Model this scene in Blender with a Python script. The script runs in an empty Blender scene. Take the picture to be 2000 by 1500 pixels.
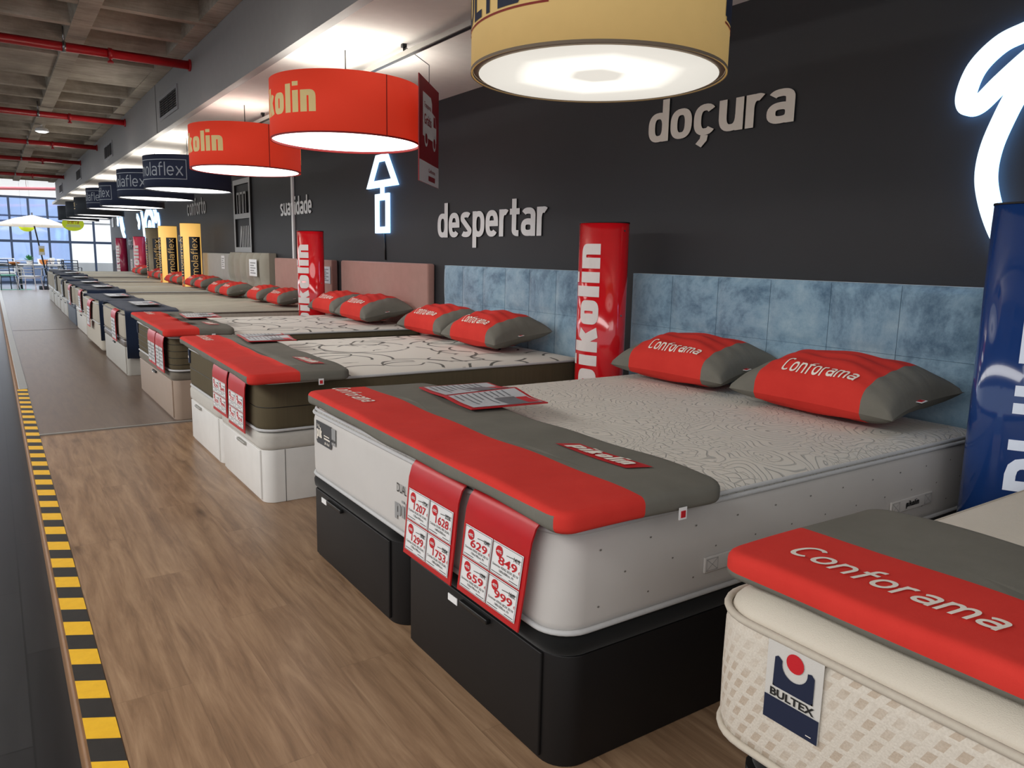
import bpy, math, random
from mathutils import Vector, Matrix
random.seed(7)
PI = math.pi
COL = bpy.context.scene.collection

# ------------------------------------------------------------------ object helpers
WLOC = {}

def thing(name, label, cat, loc=(0, 0, 0), rot=(0, 0, 0), group=None):
    o = bpy.data.objects.new(name, None)
    COL.objects.link(o)
    o.location = loc
    o.rotation_euler = rot
    o.empty_display_size = 0.05
    o['label'] = label
    o['category'] = cat
    if group:
        o['group'] = group
    WLOC[o.name] = Vector(loc)
    return o


class MB:
    """collects faces, builds one mesh object"""
    def __init__(s):
        s.v, s.f, s.m, s.sm = [], [], [], []

    def vert(s, p):
        s.v.append(tuple(p))
        return len(s.v) - 1

    def face(s, idx, m=0, smooth=False):
        s.f.append(tuple(idx)); s.m.append(m); s.sm.append(smooth)

    def poly(s, pts, m=0, smooth=False):
        s.face([s.vert(p) for p in pts], m, smooth)

    def box(s, x0, x1, y0, y1, z0, z1, m=0):
        b = len(s.v)
        for z in (z0, z1):
            for x, y in ((x0, y0), (x1, y0), (x1, y1), (x0, y1)):
                s.v.append((x, y, z))
        for q in ((3, 2, 1, 0), (4, 5, 6, 7), (0, 1, 5, 4), (1, 2, 6, 5), (2, 3, 7, 6), (3, 0, 4, 7)):
            s.face([b + i for i in q], m)

    def rings(s, rings, m=0, smooth=True, cap0=True, cap1=True, closed=True, mcap=None):
        n = len(rings[0])
        base = []
        for r in rings:
            base.append(len(s.v))
            s.v.extend(tuple(p) for p in r)
        for a, b in zip(base[:-1], base[1:]):
            for i in range(n if closed else n - 1):
                j = (i + 1) % n
                s.face((a + i, a + j, b + j, b + i), m, smooth)
        mc = m if mcap is None else mcap
        if cap0:
            s.face([base[0] + i for i in range(n)][::-1], mc, False)
        if cap1:
            s.face([base[-1] + i for i in range(n)], mc, False)

    def slab(s, x0, x1, y0, y1, rc, prof, nx=1, ny=1, nc=6, m=0, smooth=True, cap0=True, cap1=True):
        s.rings([[(x, y, z) for x, y in rrect(x0 + i, x1 - i, y0 + i, y1 - i, max(rc - i, 0.0005), nc, nx, ny)]
                 for i, z in prof], m, smooth, cap0, cap1)

    def rbox(s, x0, x1, y0, y1, z0, z1, rc=0.01, e=0.004, m=0, nc=4):
        """box with rounded plan corners and small edge rounding"""
        s.slab(x0, x1, y0, y1, rc, edge_prof(z0, z1, e), m=m, nc=nc)

    def tube(s, pts, r, n=8, closed=False, m=0, smooth=True):
        pts = [Vector(p) for p in pts]
        N = len(pts)
        rings = []
        up = None
        for i in range(N):
            if closed:
                t = pts[(i + 1) % N] - pts[i - 1]
            else:
                t = pts[min(i + 1, N - 1)] - pts[max(i - 1, 0)]
            t.normalize()
            if up is None:
                up = Vector((0, 0, 1)) if abs(t.z) < 0.9 else Vector((1, 0, 0))
            side = t.cross(up)
            if side.length < 1e-6:
                side = t.cross(Vector((0.3, 1, 0.2)))
            side.normalize()
            u2 = side.cross(t).normalized()
            up = u2
            rr = r[i] if isinstance(r, (list, tuple)) else r
            rings.append([pts[i] + side * (rr * math.cos(2 * PI * k / n)) + u2 * (rr * math.sin(2 * PI * k / n)) for k in range(n)])
        if closed:
            rings.append(rings[0])
        s.rings(rings, m, smooth, not closed, not closed)

    def xform(s, fn, start=0):
        for i in range(start, len(s.v)):
            s.v[i] = tuple(fn(s.v[i]))

    def decal(s, fn, pts, m=0, lim=0.02):
        """print a flat outline on to a surface map, split finely enough to follow its curve"""
        pts = [Vector((p[0], p[1])) for p in pts]
        def rec(q, depth):
            n = len(q)
            e = [(q[i] - q[(i + 1) % n]).length for i in range(n)]
            k = max(range(n), key=lambda i: e[i])
            if e[k] <= lim or depth > 9:
                s.poly([fn(p.x, p.y) for p in q], m); return
            if n == 4:
                if k % 2 == 0:
                    a, b = (q[0] + q[1]) / 2, (q[2] + q[3]) / 2
                    rec([q[0], a, b, q[3]], depth + 1); rec([a, q[1], q[2], b], depth + 1)
                else:
                    a, b = (q[1] + q[2]) / 2, (q[3] + q[0]) / 2
                    rec([q[0], q[1], a, b], depth + 1); rec([b, a, q[2], q[3]], depth + 1)
            elif n == 3:
                a = (q[k] + q[(k + 1) % 3]) / 2; o = q[(k + 2) % 3]
                rec([q[k], a, o], depth + 1); rec([a, q[(k + 1) % 3], o], depth + 1)
            else:
                s.poly([fn(p.x, p.y) for p in q], m)
        rec(pts, 0)

    def build(s, name, mats, parent=None, label=None, kind=None, cat=None, group=None, origin=None):
        me = bpy.data.meshes.new(name)
        off = Vector((0, 0, 0))
        if parent is not None:
            off = WLOC[parent.name]
        elif origin is not None:
            off = Vector(origin)
        me.from_pydata([tuple(Vector(p) - off) for p in s.v], [], s.f)
        if not isinstance(mats, (list, tuple)):
            mats = [mats]
        for m in mats:
            me.materials.append(m)
        for p, mi, sm in zip(me.polygons, s.m, s.sm):
            p.material_index = mi
            p.use_smooth = sm
        me.update()
        o = bpy.data.objects.new(name, me)
        COL.objects.link(o)
        if parent is not None:
            o.parent = parent
            WLOC[o.name] = off
        else:
            o.location = off
            WLOC[o.name] = off
        if label: o['label'] = label
        if kind: o['kind'] = kind
        if cat: o['category'] = cat
        if group: o['group'] = group
        return o


def rrect(x0, x1, y0, y1, r, nc=6, nx=1, ny=1):
    r = min(r, (x1 - x0) / 2 - 1e-5, (y1 - y0) / 2 - 1e-5)
    r = max(r, 1e-5)
    P = []
    for k, (cx, cy, a0) in enumerate(((x1 - r, y1 - r, 0), (x0 + r, y1 - r, 90), (x0 + r, y0 + r, 180), (x1 - r, y0 + r, 270))):
        for i in range(nc + 1):
            a = math.radians(a0 + 90 * i / nc)
            P.append((cx + r * math.cos(a), cy + r * math.sin(a)))
        nseg = nx if k in (0, 2) else ny
        nxt = {0: (x0 + r, y1), 1: (x0, y0 + r), 2: (x1 - r, y0), 3: (x1, y1 - r)}[k]
        cur = P[-1]
        for i in range(1, nseg):
            t = i / nseg
            P.append((cur[0] + (nxt[0] - cur[0]) * t, cur[1] + (nxt[1] - cur[1]) * t))
    return P


def edge_prof(z0, z1, e, k=3):
    a = [(e * (1 - math.sin(PI / 2 * i / k)), z0 + e * (1 - math.cos(PI / 2 * i / k))) for i in range(k + 1)]
    b = [(e * (1 - math.cos(PI / 2 * i / k)), z1 - e * (1 - math.sin(PI / 2 * i / k))) for i in range(k + 1)]
    return a + b


def struct(name, mb, mats, origin=None):
    return mb.build(name, mats, None, kind='structure', origin=origin)


def clone(o, label=None, group=None, loc=None, rot=None):
    r = o.copy(); COL.objects.link(r)
    if label: r['label'] = label
    if group: r['group'] = group
    if loc is not None: r.location = loc
    if rot is not None: r.rotation_euler = rot
    for ch in list(o.children):
        c = ch.copy(); COL.objects.link(c); c.parent = r
        for g in list(ch.children):
            d = g.copy(); COL.objects.link(d); d.parent = c
    return r


# ------------------------------------------------------------------ materials
def srgb(r, g, b):
    f = lambda c: (c / 255 / 12.92) if c / 255 <= 0.04045 else ((c / 255 + 0.055) / 1.055) ** 2.4
    return (f(r), f(g), f(b), 1)


def newmat(name):
    m = bpy.data.materials.new(name); m.use_nodes = True
    nt = m.node_tree
    return m, nt, nt.nodes['Principled BSDF']


def N(nt, typ, **kw):
    n = nt.nodes.new(typ)
    for k, v in kw.items():
        if k.startswith('i_'):
            key = k[2:].replace('_', ' ')
            n.inputs[key].default_value = v
        else:
            setattr(n, k, v)
    return n


def mathn(nt, op, a, b=None, c=None):
    n = nt.nodes.new('ShaderNodeMath'); n.operation = op
    for i, x in enumerate((a, b, c)):
        if x is None: continue
        if hasattr(x, 'is_linked'): nt.links.new(x, n.inputs[i])
        else: n.inputs[i].default_value = x
    return n.outputs[0]


def mixc(nt, fac, a, b):
    n = nt.nodes.new('ShaderNodeMix'); n.data_type = 'RGBA'
    for sock, x in ((n.inputs[0], fac), (n.inputs[6], a), (n.inputs[7], b)):
        if hasattr(x, 'is_linked'): nt.links.new(x, sock)
        else: sock.default_value = x
    return n.outputs[2]


def objc(nt, scale=(1, 1, 1), rot=(0, 0, 0), loc=(0, 0, 0)):
    t = nt.nodes.new('ShaderNodeTexCoord')
    mp = nt.nodes.new('ShaderNodeMapping')
    mp.inputs['Scale'].default_value = scale
    mp.inputs['Rotation'].default_value = rot
    mp.inputs['Location'].default_value = loc
    nt.links.new(t.outputs['Object'], mp.inputs[0])
    return mp.outputs[0]


def sep(nt, v):
    s = nt.nodes.new('ShaderNodeSeparateXYZ'); nt.links.new(v, s.inputs[0])
    return s.outputs


def noise(nt, vec, scale, detail=3, rough=0.5, dist=0.0):
    n = nt.nodes.new('ShaderNodeTexNoise')
    nt.links.new(vec, n.inputs['Vector'])
    n.inputs['Scale'].default_value = scale; n.inputs['Detail'].default_value = detail
    n.inputs['Roughness'].default_value = rough; n.inputs['Distortion'].default_value = dist
    return n.outputs['Fac']


def voro(nt, vec, scale, feature='F1', rand=1.0, dim='3D'):
    n = nt.nodes.new('ShaderNodeTexVoronoi'); n.feature = feature; n.voronoi_dimensions = dim
    nt.links.new(vec, n.inputs['Vector'])
    n.inputs['Scale'].default_value = scale; n.inputs['Randomness'].default_value = rand
    return n.outputs['Distance']


def rampn(nt, fac, stops):
    r = nt.nodes.new('ShaderNodeValToRGB')
    nt.links.new(fac, r.inputs[0])
    el = r.color_ramp.elements
    while len(el) < len(stops): el.new(0.5)
    for e, (p, c) in zip(el, stops):
        e.position = p
        e.color = c if len(c) == 4 else (*c, 1)
    return r.outputs[0]


def bump(nt, b, h, strength=0.3, dist=0.002):
    n = nt.nodes.new('ShaderNodeBump')
    n.inputs['Strength'].default_value = strength; n.inputs['Distance'].default_value = dist
    nt.links.new(h, n.inputs['Height']); nt.links.new(n.outputs[0], b.inputs['Normal'])


def plain(name, c, rough=0.5, metal=0.0, spec=0.5, emit=None, es=0.0, coat=0.0, nz=0.06):
    m, nt, b = newmat(name)
    v = objc(nt)
    f = noise(nt, v, 14, 3)
    lo = tuple(x * (1 - nz) for x in c[:3]) + (1,); hi = tuple(min(1, x * (1 + nz)) for x in c[:3]) + (1,)
    nt.links.new(mixc(nt, f, lo, hi), b.inputs['Base Color'])
    b.inputs['Roughness'].default_value = rough; b.inputs['Metallic'].default_value = metal
    b.inputs['Specular IOR Level'].default_value = spec
    b.inputs['Coat Weight'].default_value = coat
    if emit:
        b.inputs['Emission Color'].default_value = emit; b.inputs['Emission Strength'].default_value = es
    return m


def fabric(name, c, c2=None, weave=900, strength=0.35, rough=0.9, mott=6, emit=0.0):
    m, nt, b = newmat(name)
    v = objc(nt)
    c2 = c2 or tuple(x * 0.82 for x in c[:3]) + (1,)
    f = noise(nt, v, mott, 5, 0.6)
    nt.links.new(mixc(nt, f, c2, c), b.inputs['Base Color'])
    b.inputs['Roughness'].default_value = rough
    b.inputs['Specular IOR Level'].default_value = 0.2
    b.inputs['Sheen Weight'].default_value = 0.15
    h = mathn(nt, 'ADD', mathn(nt, 'MULTIPLY', noise(nt, v, weave, 1), 0.4), mathn(nt, 'MULTIPLY', noise(nt, v, 9, 4), 1.2))
    bump(nt, b, h, strength, 0.004)
    return m


RED = srgb(222, 52, 42)
RED_D = srgb(188, 20, 26)
GREY = srgb(112, 110, 102)


def stripe_fabric(name, axis, lo, hi, lo2=None, yend=-9):
    """grey fabric with a red band lo<coord<hi along the local axis"""
    m, nt, b = newmat(name)
    v = objc(nt)
    s = sep(nt, v)[axis]
    band = mathn(nt, 'MULTIPLY', mathn(nt, 'GREATER_THAN', s, lo), mathn(nt, 'LESS_THAN', s, hi))
    if lo2 is not None:      # the front edge below the red band stays grey
        zz = sep(nt, v)[2]
        low = mathn(nt, 'MULTIPLY', mathn(nt, 'LESS_THAN', s, 0.045), mathn(nt, 'LESS_THAN', zz, lo2))
        low = mathn(nt, 'MULTIPLY', low, mathn(nt, 'GREATER_THAN', sep(nt, v)[1], yend))
        band = mathn(nt, 'MULTIPLY', band, mathn(nt, 'SUBTRACT', 1.0, low))
    f = noise(nt, v, 7, 5, 0.6)
    g = mixc(nt, f, srgb(100, 98, 90), srgb(126, 123, 114))
    r = mixc(nt, f, srgb(198, 46, 40), srgb(222, 64, 54))
    nt.links.new(mixc(nt, band, g, r), b.inputs['Base Color'])
    b.inputs['Roughness'].default_value = 0.85
    b.inputs['Specular IOR Level'].default_value = 0.2
    w = noise(nt, objc(nt, (5, 26, 5), (0, 0, 0.35)), 1.2, 3, 0.5)
    h = mathn(nt, 'ADD', mathn(nt, 'MULTIPLY', noise(nt, v, 700, 1), 0.25), mathn(nt, 'MULTIPLY', w, 1.6))
    bump(nt, b, h, 0.3, 0.006)
    return m


M = {}
M['black_wall'] = None


def wall_mat():
    m, nt, b = newmat('charcoal_wall_paint')
    v = objc(nt)
    f = noise(nt, v, 1.2, 6, 0.6)
    nt.links.new(mixc(nt, f, srgb(44, 44, 46), srgb(53, 53, 56)), b.inputs['Base Color'])
    b.inputs['Roughness'].default_value = 0.62
    b.inputs['Specular IOR Level'].default_value = 0.3
    bump(nt, b, noise(nt, v, 160, 3), 0.12, 0.003)
    return m


def concrete_mat():
    m, nt, b = newmat('raw_concrete')
    v = objc(nt)
    f = noise(nt, v, 2.2, 8, 0.65)
    g = noise(nt, objc(nt, (1.0, 14, 14)), 2.0, 6, 0.7)
    t = mathn(nt, 'ADD', mathn(nt, 'MULTIPLY', f, 0.6), mathn(nt, 'MULTIPLY', g, 0.4))
    nt.links.new(rampn(nt, t, [(0.3, srgb(108, 99, 88)), (0.5, srgb(166, 155, 140)), (0.72, srgb(208, 198, 184))]), b.inputs['Base Color'])
    b.inputs['Roughness'].default_value = 0.95
    bump(nt, b, t, 0.6, 0.02)
    return m


def laminate_mat():
    m, nt, b = newmat('oak_laminate')
    t = nt.nodes.new('ShaderNodeTexCoord')
    xyz = sep(nt, t.outputs['Object'])
    # planks run along the row, 0.19 m wide
    px = mathn(nt, 'DIVIDE', xyz[0], 0.19)
    pid = mathn(nt, 'FLOOR', px)
    offs = mathn(nt, 'MULTIPLY', mathn(nt, 'FRACT', mathn(nt, 'MULTIPLY', pid, 0.37)), 1.3)
    py = mathn(nt, 'DIVIDE', mathn(nt, 'ADD', xyz[1], offs), 1.3)
    yid = mathn(nt, 'FLOOR', py)
    comb = nt.nodes.new('ShaderNodeCombineXYZ')
    nt.links.new(mathn(nt, 'ADD', mathn(nt, 'MULTIPLY', xyz[0], 9.0), mathn(nt, 'MULTIPLY', pid, 3.7)), comb.inputs[0])
    nt.links.new(mathn(nt, 'ADD', mathn(nt, 'MULTIPLY', xyz[1], 0.9), mathn(nt, 'MULTIPLY', yid, 5.3)), comb.inputs[1])
    grain = noise(nt, comb.outputs[0], 2.6, 7, 0.62, 0.6)
    fine = noise(nt, objc(nt, (60, 3, 1)), 2.0, 3, 0.6)
    knots = voro(nt, objc(nt, (1.6, 0.75, 1)), 2.3)
    kn = rampn(nt, knots, [(0.0, (0.35, 0.33, 0.32, 1)), (0.09, (0.75, 0.74, 0.73, 1)), (0.16, (1, 1, 1, 1))])
    base = rampn(nt, mathn(nt, 'ADD', mathn(nt, 'MULTIPLY', grain, 0.8), mathn(nt, 'MULTIPLY', fine, 0.2)),
                 [(0.28, srgb(104, 80, 60)), (0.48, srgb(140, 111, 85)), (0.72, srgb(170, 140, 110))])
    n = nt.nodes.new('ShaderNodeMix'); n.data_type = 'RGBA'; n.blend_type = 'MULTIPLY'; n.inputs[0].default_value = 0.75
    nt.links.new(base, n.inputs[6]); nt.links.new(kn, n.inputs[7])
    # the boards past the floor joint are mixed towards grey
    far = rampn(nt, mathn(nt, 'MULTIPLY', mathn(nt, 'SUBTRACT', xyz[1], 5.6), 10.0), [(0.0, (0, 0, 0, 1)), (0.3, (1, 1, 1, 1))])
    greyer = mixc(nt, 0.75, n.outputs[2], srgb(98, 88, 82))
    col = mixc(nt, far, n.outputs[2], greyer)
    gapx = mathn(nt, 'LESS_THAN', mathn(nt, 'FRACT', px), 0.012)
    gapy = mathn(nt, 'LESS_THAN', mathn(nt, 'FRACT', py), 0.0025)
    gap = mathn(nt, 'MULTIPLY', mathn(nt, 'MAXIMUM', gapx, gapy), 0.16)
    nt.links.new(mixc(nt, gap, col, srgb(60, 44, 32)), b.inputs['Base Color'])
    b.inputs['Roughness'].default_value = 0.34
    b.inputs['Specular IOR Level'].default_value = 0.4
    bump(nt, b, grain, 0.05, 0.002)
    return m


def aisle_mat():
    m, nt, b = newmat('dark_aisle_planks')
    v = objc(nt, (1, 1, 1))
    br = nt.nodes.new('ShaderNodeTexBrick')
    nt.links.new(objc(nt, (1, 1, 1), (0, 0, PI / 2)), br.inputs['Vector'])
    br.inputs['Scale'].default_value = 1.0
    br.inputs['Brick Width'].default_value = 1.1; br.inputs['Row Height'].default_value = 0.2
    br.inputs['Mortar Size'].default_value = 0.003
    br.inputs['Color1'].default_value = srgb(34, 33, 34); br.inputs['Color2'].default_value = srgb(44, 43, 44)
    br.inputs['Mortar'].default_value = srgb(22, 22, 22)
    f = noise(nt, objc(nt, (12, 1.5, 1)), 2, 5)
    n = nt.nodes.new('ShaderNodeMix'); n.data_type = 'RGBA'; n.blend_type = 'MULTIPLY'; n.inputs[0].default_value = 0.6
    nt.links.new(br.outputs['Color'], n.inputs[6]); nt.links.new(f, n.inputs[7])
    nt.links.new(n.outputs[2], b.inputs['Base Color'])
    b.inputs['Roughness'].default_value = 0.36
    return m


def hazard_mat():
    m, nt, b = newmat('hazard_tape_vinyl')
    xyz = sep(nt, objc(nt))
    t = mathn(nt, 'FRACT', mathn(nt, 'DIVIDE', mathn(nt, 'ADD', xyz[1], mathn(nt, 'MULTIPLY', xyz[0], 0.55)), 0.205))
    k = mathn(nt, 'LESS_THAN', t, 0.5)
    w = noise(nt, objc(nt), 30, 5, 0.7)
    yel = mixc(nt, w, srgb(214, 160, 20), srgb(244, 194, 40))
    blk = mixc(nt, w, srgb(24, 22, 20), srgb(50, 46, 42))
    nt.links.new(mixc(nt, k, blk, yel), b.inputs['Base Color'])
    b.inputs['Roughness'].default_value = 0.45
    return m


def quilt_floral():
    m, nt, b = newmat('floral_quilted_ticking')
    v = objc(nt)
    d = nt.nodes.new('ShaderNodeTexNoise'); nt.links.new(v, d.inputs['Vector']); d.inputs['Scale'].default_value = 4.0
    mx = nt.nodes.new('ShaderNodeMix'); mx.data_type = 'RGBA'; mx.inputs[0].default_value = 0.16
    nt.links.new(v, mx.inputs[6]); nt.links.new(d.outputs['Color'], mx.inputs[7])
    vec = mx.outputs[2]
    a = voro(nt, vec, 40, 'DISTANCE_TO_EDGE', 1.0, '2D')
    c = voro(nt, vec, 5.2, 'F1', 1.0, '2D')
    rings = mathn(nt, 'SINE', mathn(nt, 'MULTIPLY', c, 60.0))
    leaf = rampn(nt, a, [(0.0, (0, 0, 0, 1)), (0.10, (1, 1, 1, 1))])
    ring = rampn(nt, rings, [(0.0, (1, 1, 1, 1)), (0.72, (1, 1, 1, 1)), (0.95, (0.0, 0.0, 0.0, 1))])
    msk = rampn(nt, noise(nt, v, 6, 2), [(0.42, (0, 0, 0, 1)), (0.58, (1, 1, 1, 1))])
    pat = mixc(nt, msk, leaf, ring)
    nt.links.new(mixc(nt, pat, srgb(184, 181, 175), srgb(222, 216, 206)), b.inputs['Base Color'])
    b.inputs['Roughness'].default_value = 0.75; b.inputs['Specular IOR Level'].default_value = 0.25
    bump(nt, b, pat, 0.45, 0.006)
    return m


def quilt_lines(name, c, line, scale=4.4, wd=0.017):
    m, nt, b = newmat(name)
    v = objc(nt)
    d = nt.nodes.new('ShaderNodeTexNoise'); nt.links.new(v, d.inputs['Vector']); d.inputs['Scale'].default_value = 3.0
    mx = nt.nodes.new('ShaderNodeMix'); mx.data_type = 'RGBA'; mx.inputs[0].default_value = 0.2
    nt.links.new(v, mx.inputs[6]); nt.links.new(d.outputs['Color'], mx.inputs[7])
    a = voro(nt, mx.outputs[2], scale * 0.62, 'F1', 1.0, '2D')
    a2 = voro(nt, objc(nt, (1, 1, 1), (0, 0, 0.8), (3.3, 1.7, 0)), scale * 0.5, 'F1', 1.0, '2D')
    band = lambda d, r0: mathn(nt, 'ABSOLUTE', mathn(nt, 'SUBTRACT', d, r0))
    dmin = mathn(nt, 'MINIMUM', mathn(nt, 'MINIMUM', band(a, 0.30), band(a2, 0.36)), band(a2, 0.62))
    ln = rampn(nt, dmin, [(wd * 0.8, (0, 0, 0, 1)), (wd * 1.3, (1, 1, 1, 1))])
    gaps = rampn(nt, noise(nt, v, 4.0, 2), [(0.53, (0, 0, 0, 1)), (0.56, (1, 1, 1, 1))])
    l2 = mathn(nt, 'MAXIMUM', ln, gaps)
    nt.links.new(mixc(nt, l2, line, c), b.inputs['Base Color'])
    b.inputs['Roughness'].default_value = 0.8; b.inputs['Specular IOR Level'].default_value = 0.25
    bump(nt, b, rampn(nt, a, [(0.0, (0, 0, 0, 1)), (0.2, (1, 1, 1, 1))]), 0.5, 0.01)
    return m


def quilt_wave(name, c, c2):
    m, nt, b = newmat(name)
    v = objc(nt)
    d = voro(nt, objc(nt, (3.4, 3.4, 3.4), (0, 0, PI / 4)), 1.0, 'F1', 0.0)
    f = noise(nt, v, 5, 3)
    nt.links.new(mixc(nt, f, c2, c), b.inputs['Base Color'])
    b.inputs['Roughness'].default_value = 0.85; b.inputs['Specular IOR Level'].default_value = 0.2
    bump(nt, b, mathn(nt, 'ADD', d, mathn(nt, 'MULTIPLY', noise(nt, objc(nt, (4, 12, 4)), 3, 3), 0.35)), 0.5, 0.03)
    return m


def side_ribbed(name, c, axis_scale=(60, 60, 1), amount=0.3):
    m, nt, b = newmat(name)
    v = objc(nt)
    w = noise(nt, objc(nt, axis_scale), 1.0, 2)
    f = noise(nt, v, 8, 4)
    c2 = tuple(x * 0.72 for x in c[:3]) + (1,)
    nt.links.new(mixc(nt, mathn(nt, 'ADD', mathn(nt, 'MULTIPLY', w, 0.6), mathn(nt, 'MULTIPLY', f, 0.4)), c2, c), b.inputs['Base Color'])
    b.inputs['Roughness'].default_value = 0.9; b.inputs['Specular IOR Level'].default_value = 0.2
    z = sep(nt, v)[2]
    bump(nt, b, w, amount, 0.004)
    return m


def diamond_mat():
    m, nt, b = newmat('diamond_knit_ticking')
    t = nt.nodes.new('ShaderNodeTexCoord')
    xyz = sep(nt, t.outputs['Object'])
    hcoord = mathn(nt, 'ADD', xyz[0], xyz[1])
    z = xyz[2]
    row = mathn(nt, 'DIVIDE', z, 0.0265)
    rid = mathn(nt, 'FLOOR', row)
    sh = mathn(nt, 'MULTIPLY', mathn(nt, 'MODULO', mathn(nt, 'ABSOLUTE', rid), 2.0), 0.5)
    cx = mathn(nt, 'ADD', mathn(nt, 'DIVIDE', hcoord, 0.030), sh)
    fx = mathn(nt, 'ABSOLUTE', mathn(nt, 'SUBTRACT', mathn(nt, 'FRACT', mathn(nt, 'ADD', cx, mathn(nt, 'MULTIPLY', mathn(nt, 'FRACT', row), 0.45))), 0.5))
    fz = mathn(nt, 'ABSOLUTE', mathn(nt, 'SUBTRACT', mathn(nt, 'FRACT', row), 0.5))
    inside = mathn(nt, 'MULTIPLY', mathn(nt, 'LESS_THAN', fx, 0.24), mathn(nt, 'LESS_THAN', fz, 0.33))
    nz = noise(nt, t.outputs['Object'], 260, 2)
    base = mixc(nt, nz, srgb(196, 186, 172), srgb(222, 214, 202))
    dia = mixc(nt, nz, srgb(168, 148, 128), srgb(192, 174, 154))
    patch = rampn(nt, noise(nt, t.outputs['Object'], 9, 3), [(0.36, (0.08, 0.08, 0.08, 1)), (0.6, (0.75, 0.75, 0.75, 1))])
    nt.links.new(mixc(nt, mathn(nt, 'MULTIPLY', inside, patch), base, dia), b.inputs['Base Color'])
    b.inputs['Roughness'].default_value = 0.9; b.inputs['Specular IOR Level'].default_value = 0.15
    bump(nt, b, mathn(nt, 'ADD', nz, mathn(nt, 'MULTIPLY', mathn(nt, 'MAXIMUM', fx, fz), 1.2)), 0.3, 0.004)
    return m


def velvet(name, a, bcol, cc):
    m, nt, b = newmat(name)
    v = objc(nt)
    f = noise(nt, v, 2.4, 10, 0.75, 0.4)
    g = noise(nt, v, 14, 6, 0.7)
    t = mathn(nt, 'ADD', mathn(nt, 'MULTIPLY', f, 0.7), mathn(nt, 'MULTIPLY', g, 0.3))
    nt.links.new(rampn(nt, t, [(0.38, a), (0.49, bcol), (0.62, cc)]), b.inputs['Base Color'])
    b.inputs['Roughness'].default_value = 0.7
    b.inputs['Sheen Weight'].default_value = 0.5
    b.inputs['Specular IOR Level'].default_value = 0.25
    return m


def emis(name, c, s, base=None):
    m, nt, b = newmat(name)
    b.inputs['Base Color'].default_value = base or c
    b.inputs['Emission Color'].default_value = c; b.inputs['Emission Strength'].default_value = s
    b.inputs['Roughness'].default_value = 0.6
    return m


def diffuser_mat(name, ring):
    """lit lamp diffuser; with ring=True the ring of diodes behind it shows as a brighter hexagonal ring"""
    m, nt, b = newmat(name)
    xyz = sep(nt, objc(nt))
    if ring:
        x, y = xyz[0], xyz[1]
        r = mathn(nt, 'SQRT', mathn(nt, 'ADD', mathn(nt, 'MULTIPLY', x, x), mathn(nt, 'MULTIPLY', y, y)))
        hx = mathn(nt, 'MAXIMUM', mathn(nt, 'ABSOLUTE', y),
                   mathn(nt, 'ADD', mathn(nt, 'MULTIPLY', mathn(nt, 'ABSOLUTE', x), 0.866), mathn(nt, 'MULTIPLY', mathn(nt, 'ABSOLUTE', y), 0.5)))
        rr = mathn(nt, 'ADD', mathn(nt, 'MULTIPLY', r, 0.4), mathn(nt, 'MULTIPLY', hx, 0.6))
        st = rampn(nt, mathn(nt, 'DIVIDE', rr, 0.45), [(0.17, (0.50, 0.50, 0.48, 1)), (0.27, (1.0, 1.0, 1.0, 1)), (0.44, (1.0, 1.0, 1.0, 1)), (0.66, (0.52, 0.52, 0.52, 1)), (1.0, (0.46, 0.46, 0.46, 1))])
        nt.links.new(mathn(nt, 'MULTIPLY', st, 1.5), b.inputs['Emission Strength'])
    else:
        b.inputs['Emission Strength'].default_value = 3.2
    b.inputs['Base Color'].default_value = (0.3, 0.3, 0.28, 1)
    b.inputs['Emission Color'].default_value = (1.0, 0.96, 0.86, 1) if ring else (1, 0.97, 0.93, 1)
    return m


def glass_mat(name, tint, gl=0.12):
    m = bpy.data.materials.new(name); m.use_nodes = True
    nt = m.node_tree; nt.nodes.clear()
    o = nt.nodes.new('ShaderNodeOutputMaterial')
    t = nt.nodes.new('ShaderNodeBsdfTransparent'); t.inputs[0].default_value = tint
    g = nt.nodes.new('ShaderNodeBsdfGlossy'); g.inputs['Roughness'].default_value = 0.05
    tc = nt.nodes.new('ShaderNodeTexCoord')
    mp = nt.nodes.new('ShaderNodeMapping'); mp.inputs['Scale'].default_value = (1.3, 1, 0.05)
    nt.links.new(tc.outputs['Object'], mp.inputs[0])
    f = noise(nt, mp.outputs[0], 2.0, 2)
    nt.links.new(mixc(nt, f, tuple(c * 0.86 for c in tint[:3]) + (1,), tint), t.inputs[0])
    mx = nt.nodes.new('ShaderNodeMixShader'); mx.inputs[0].default_value = gl
    nt.links.new(t.outputs[0], mx.inputs[1]); nt.links.new(g.outputs[0], mx.inputs[2]); nt.links.new(mx.outputs[0], o.inputs[0])
    return m


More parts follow.
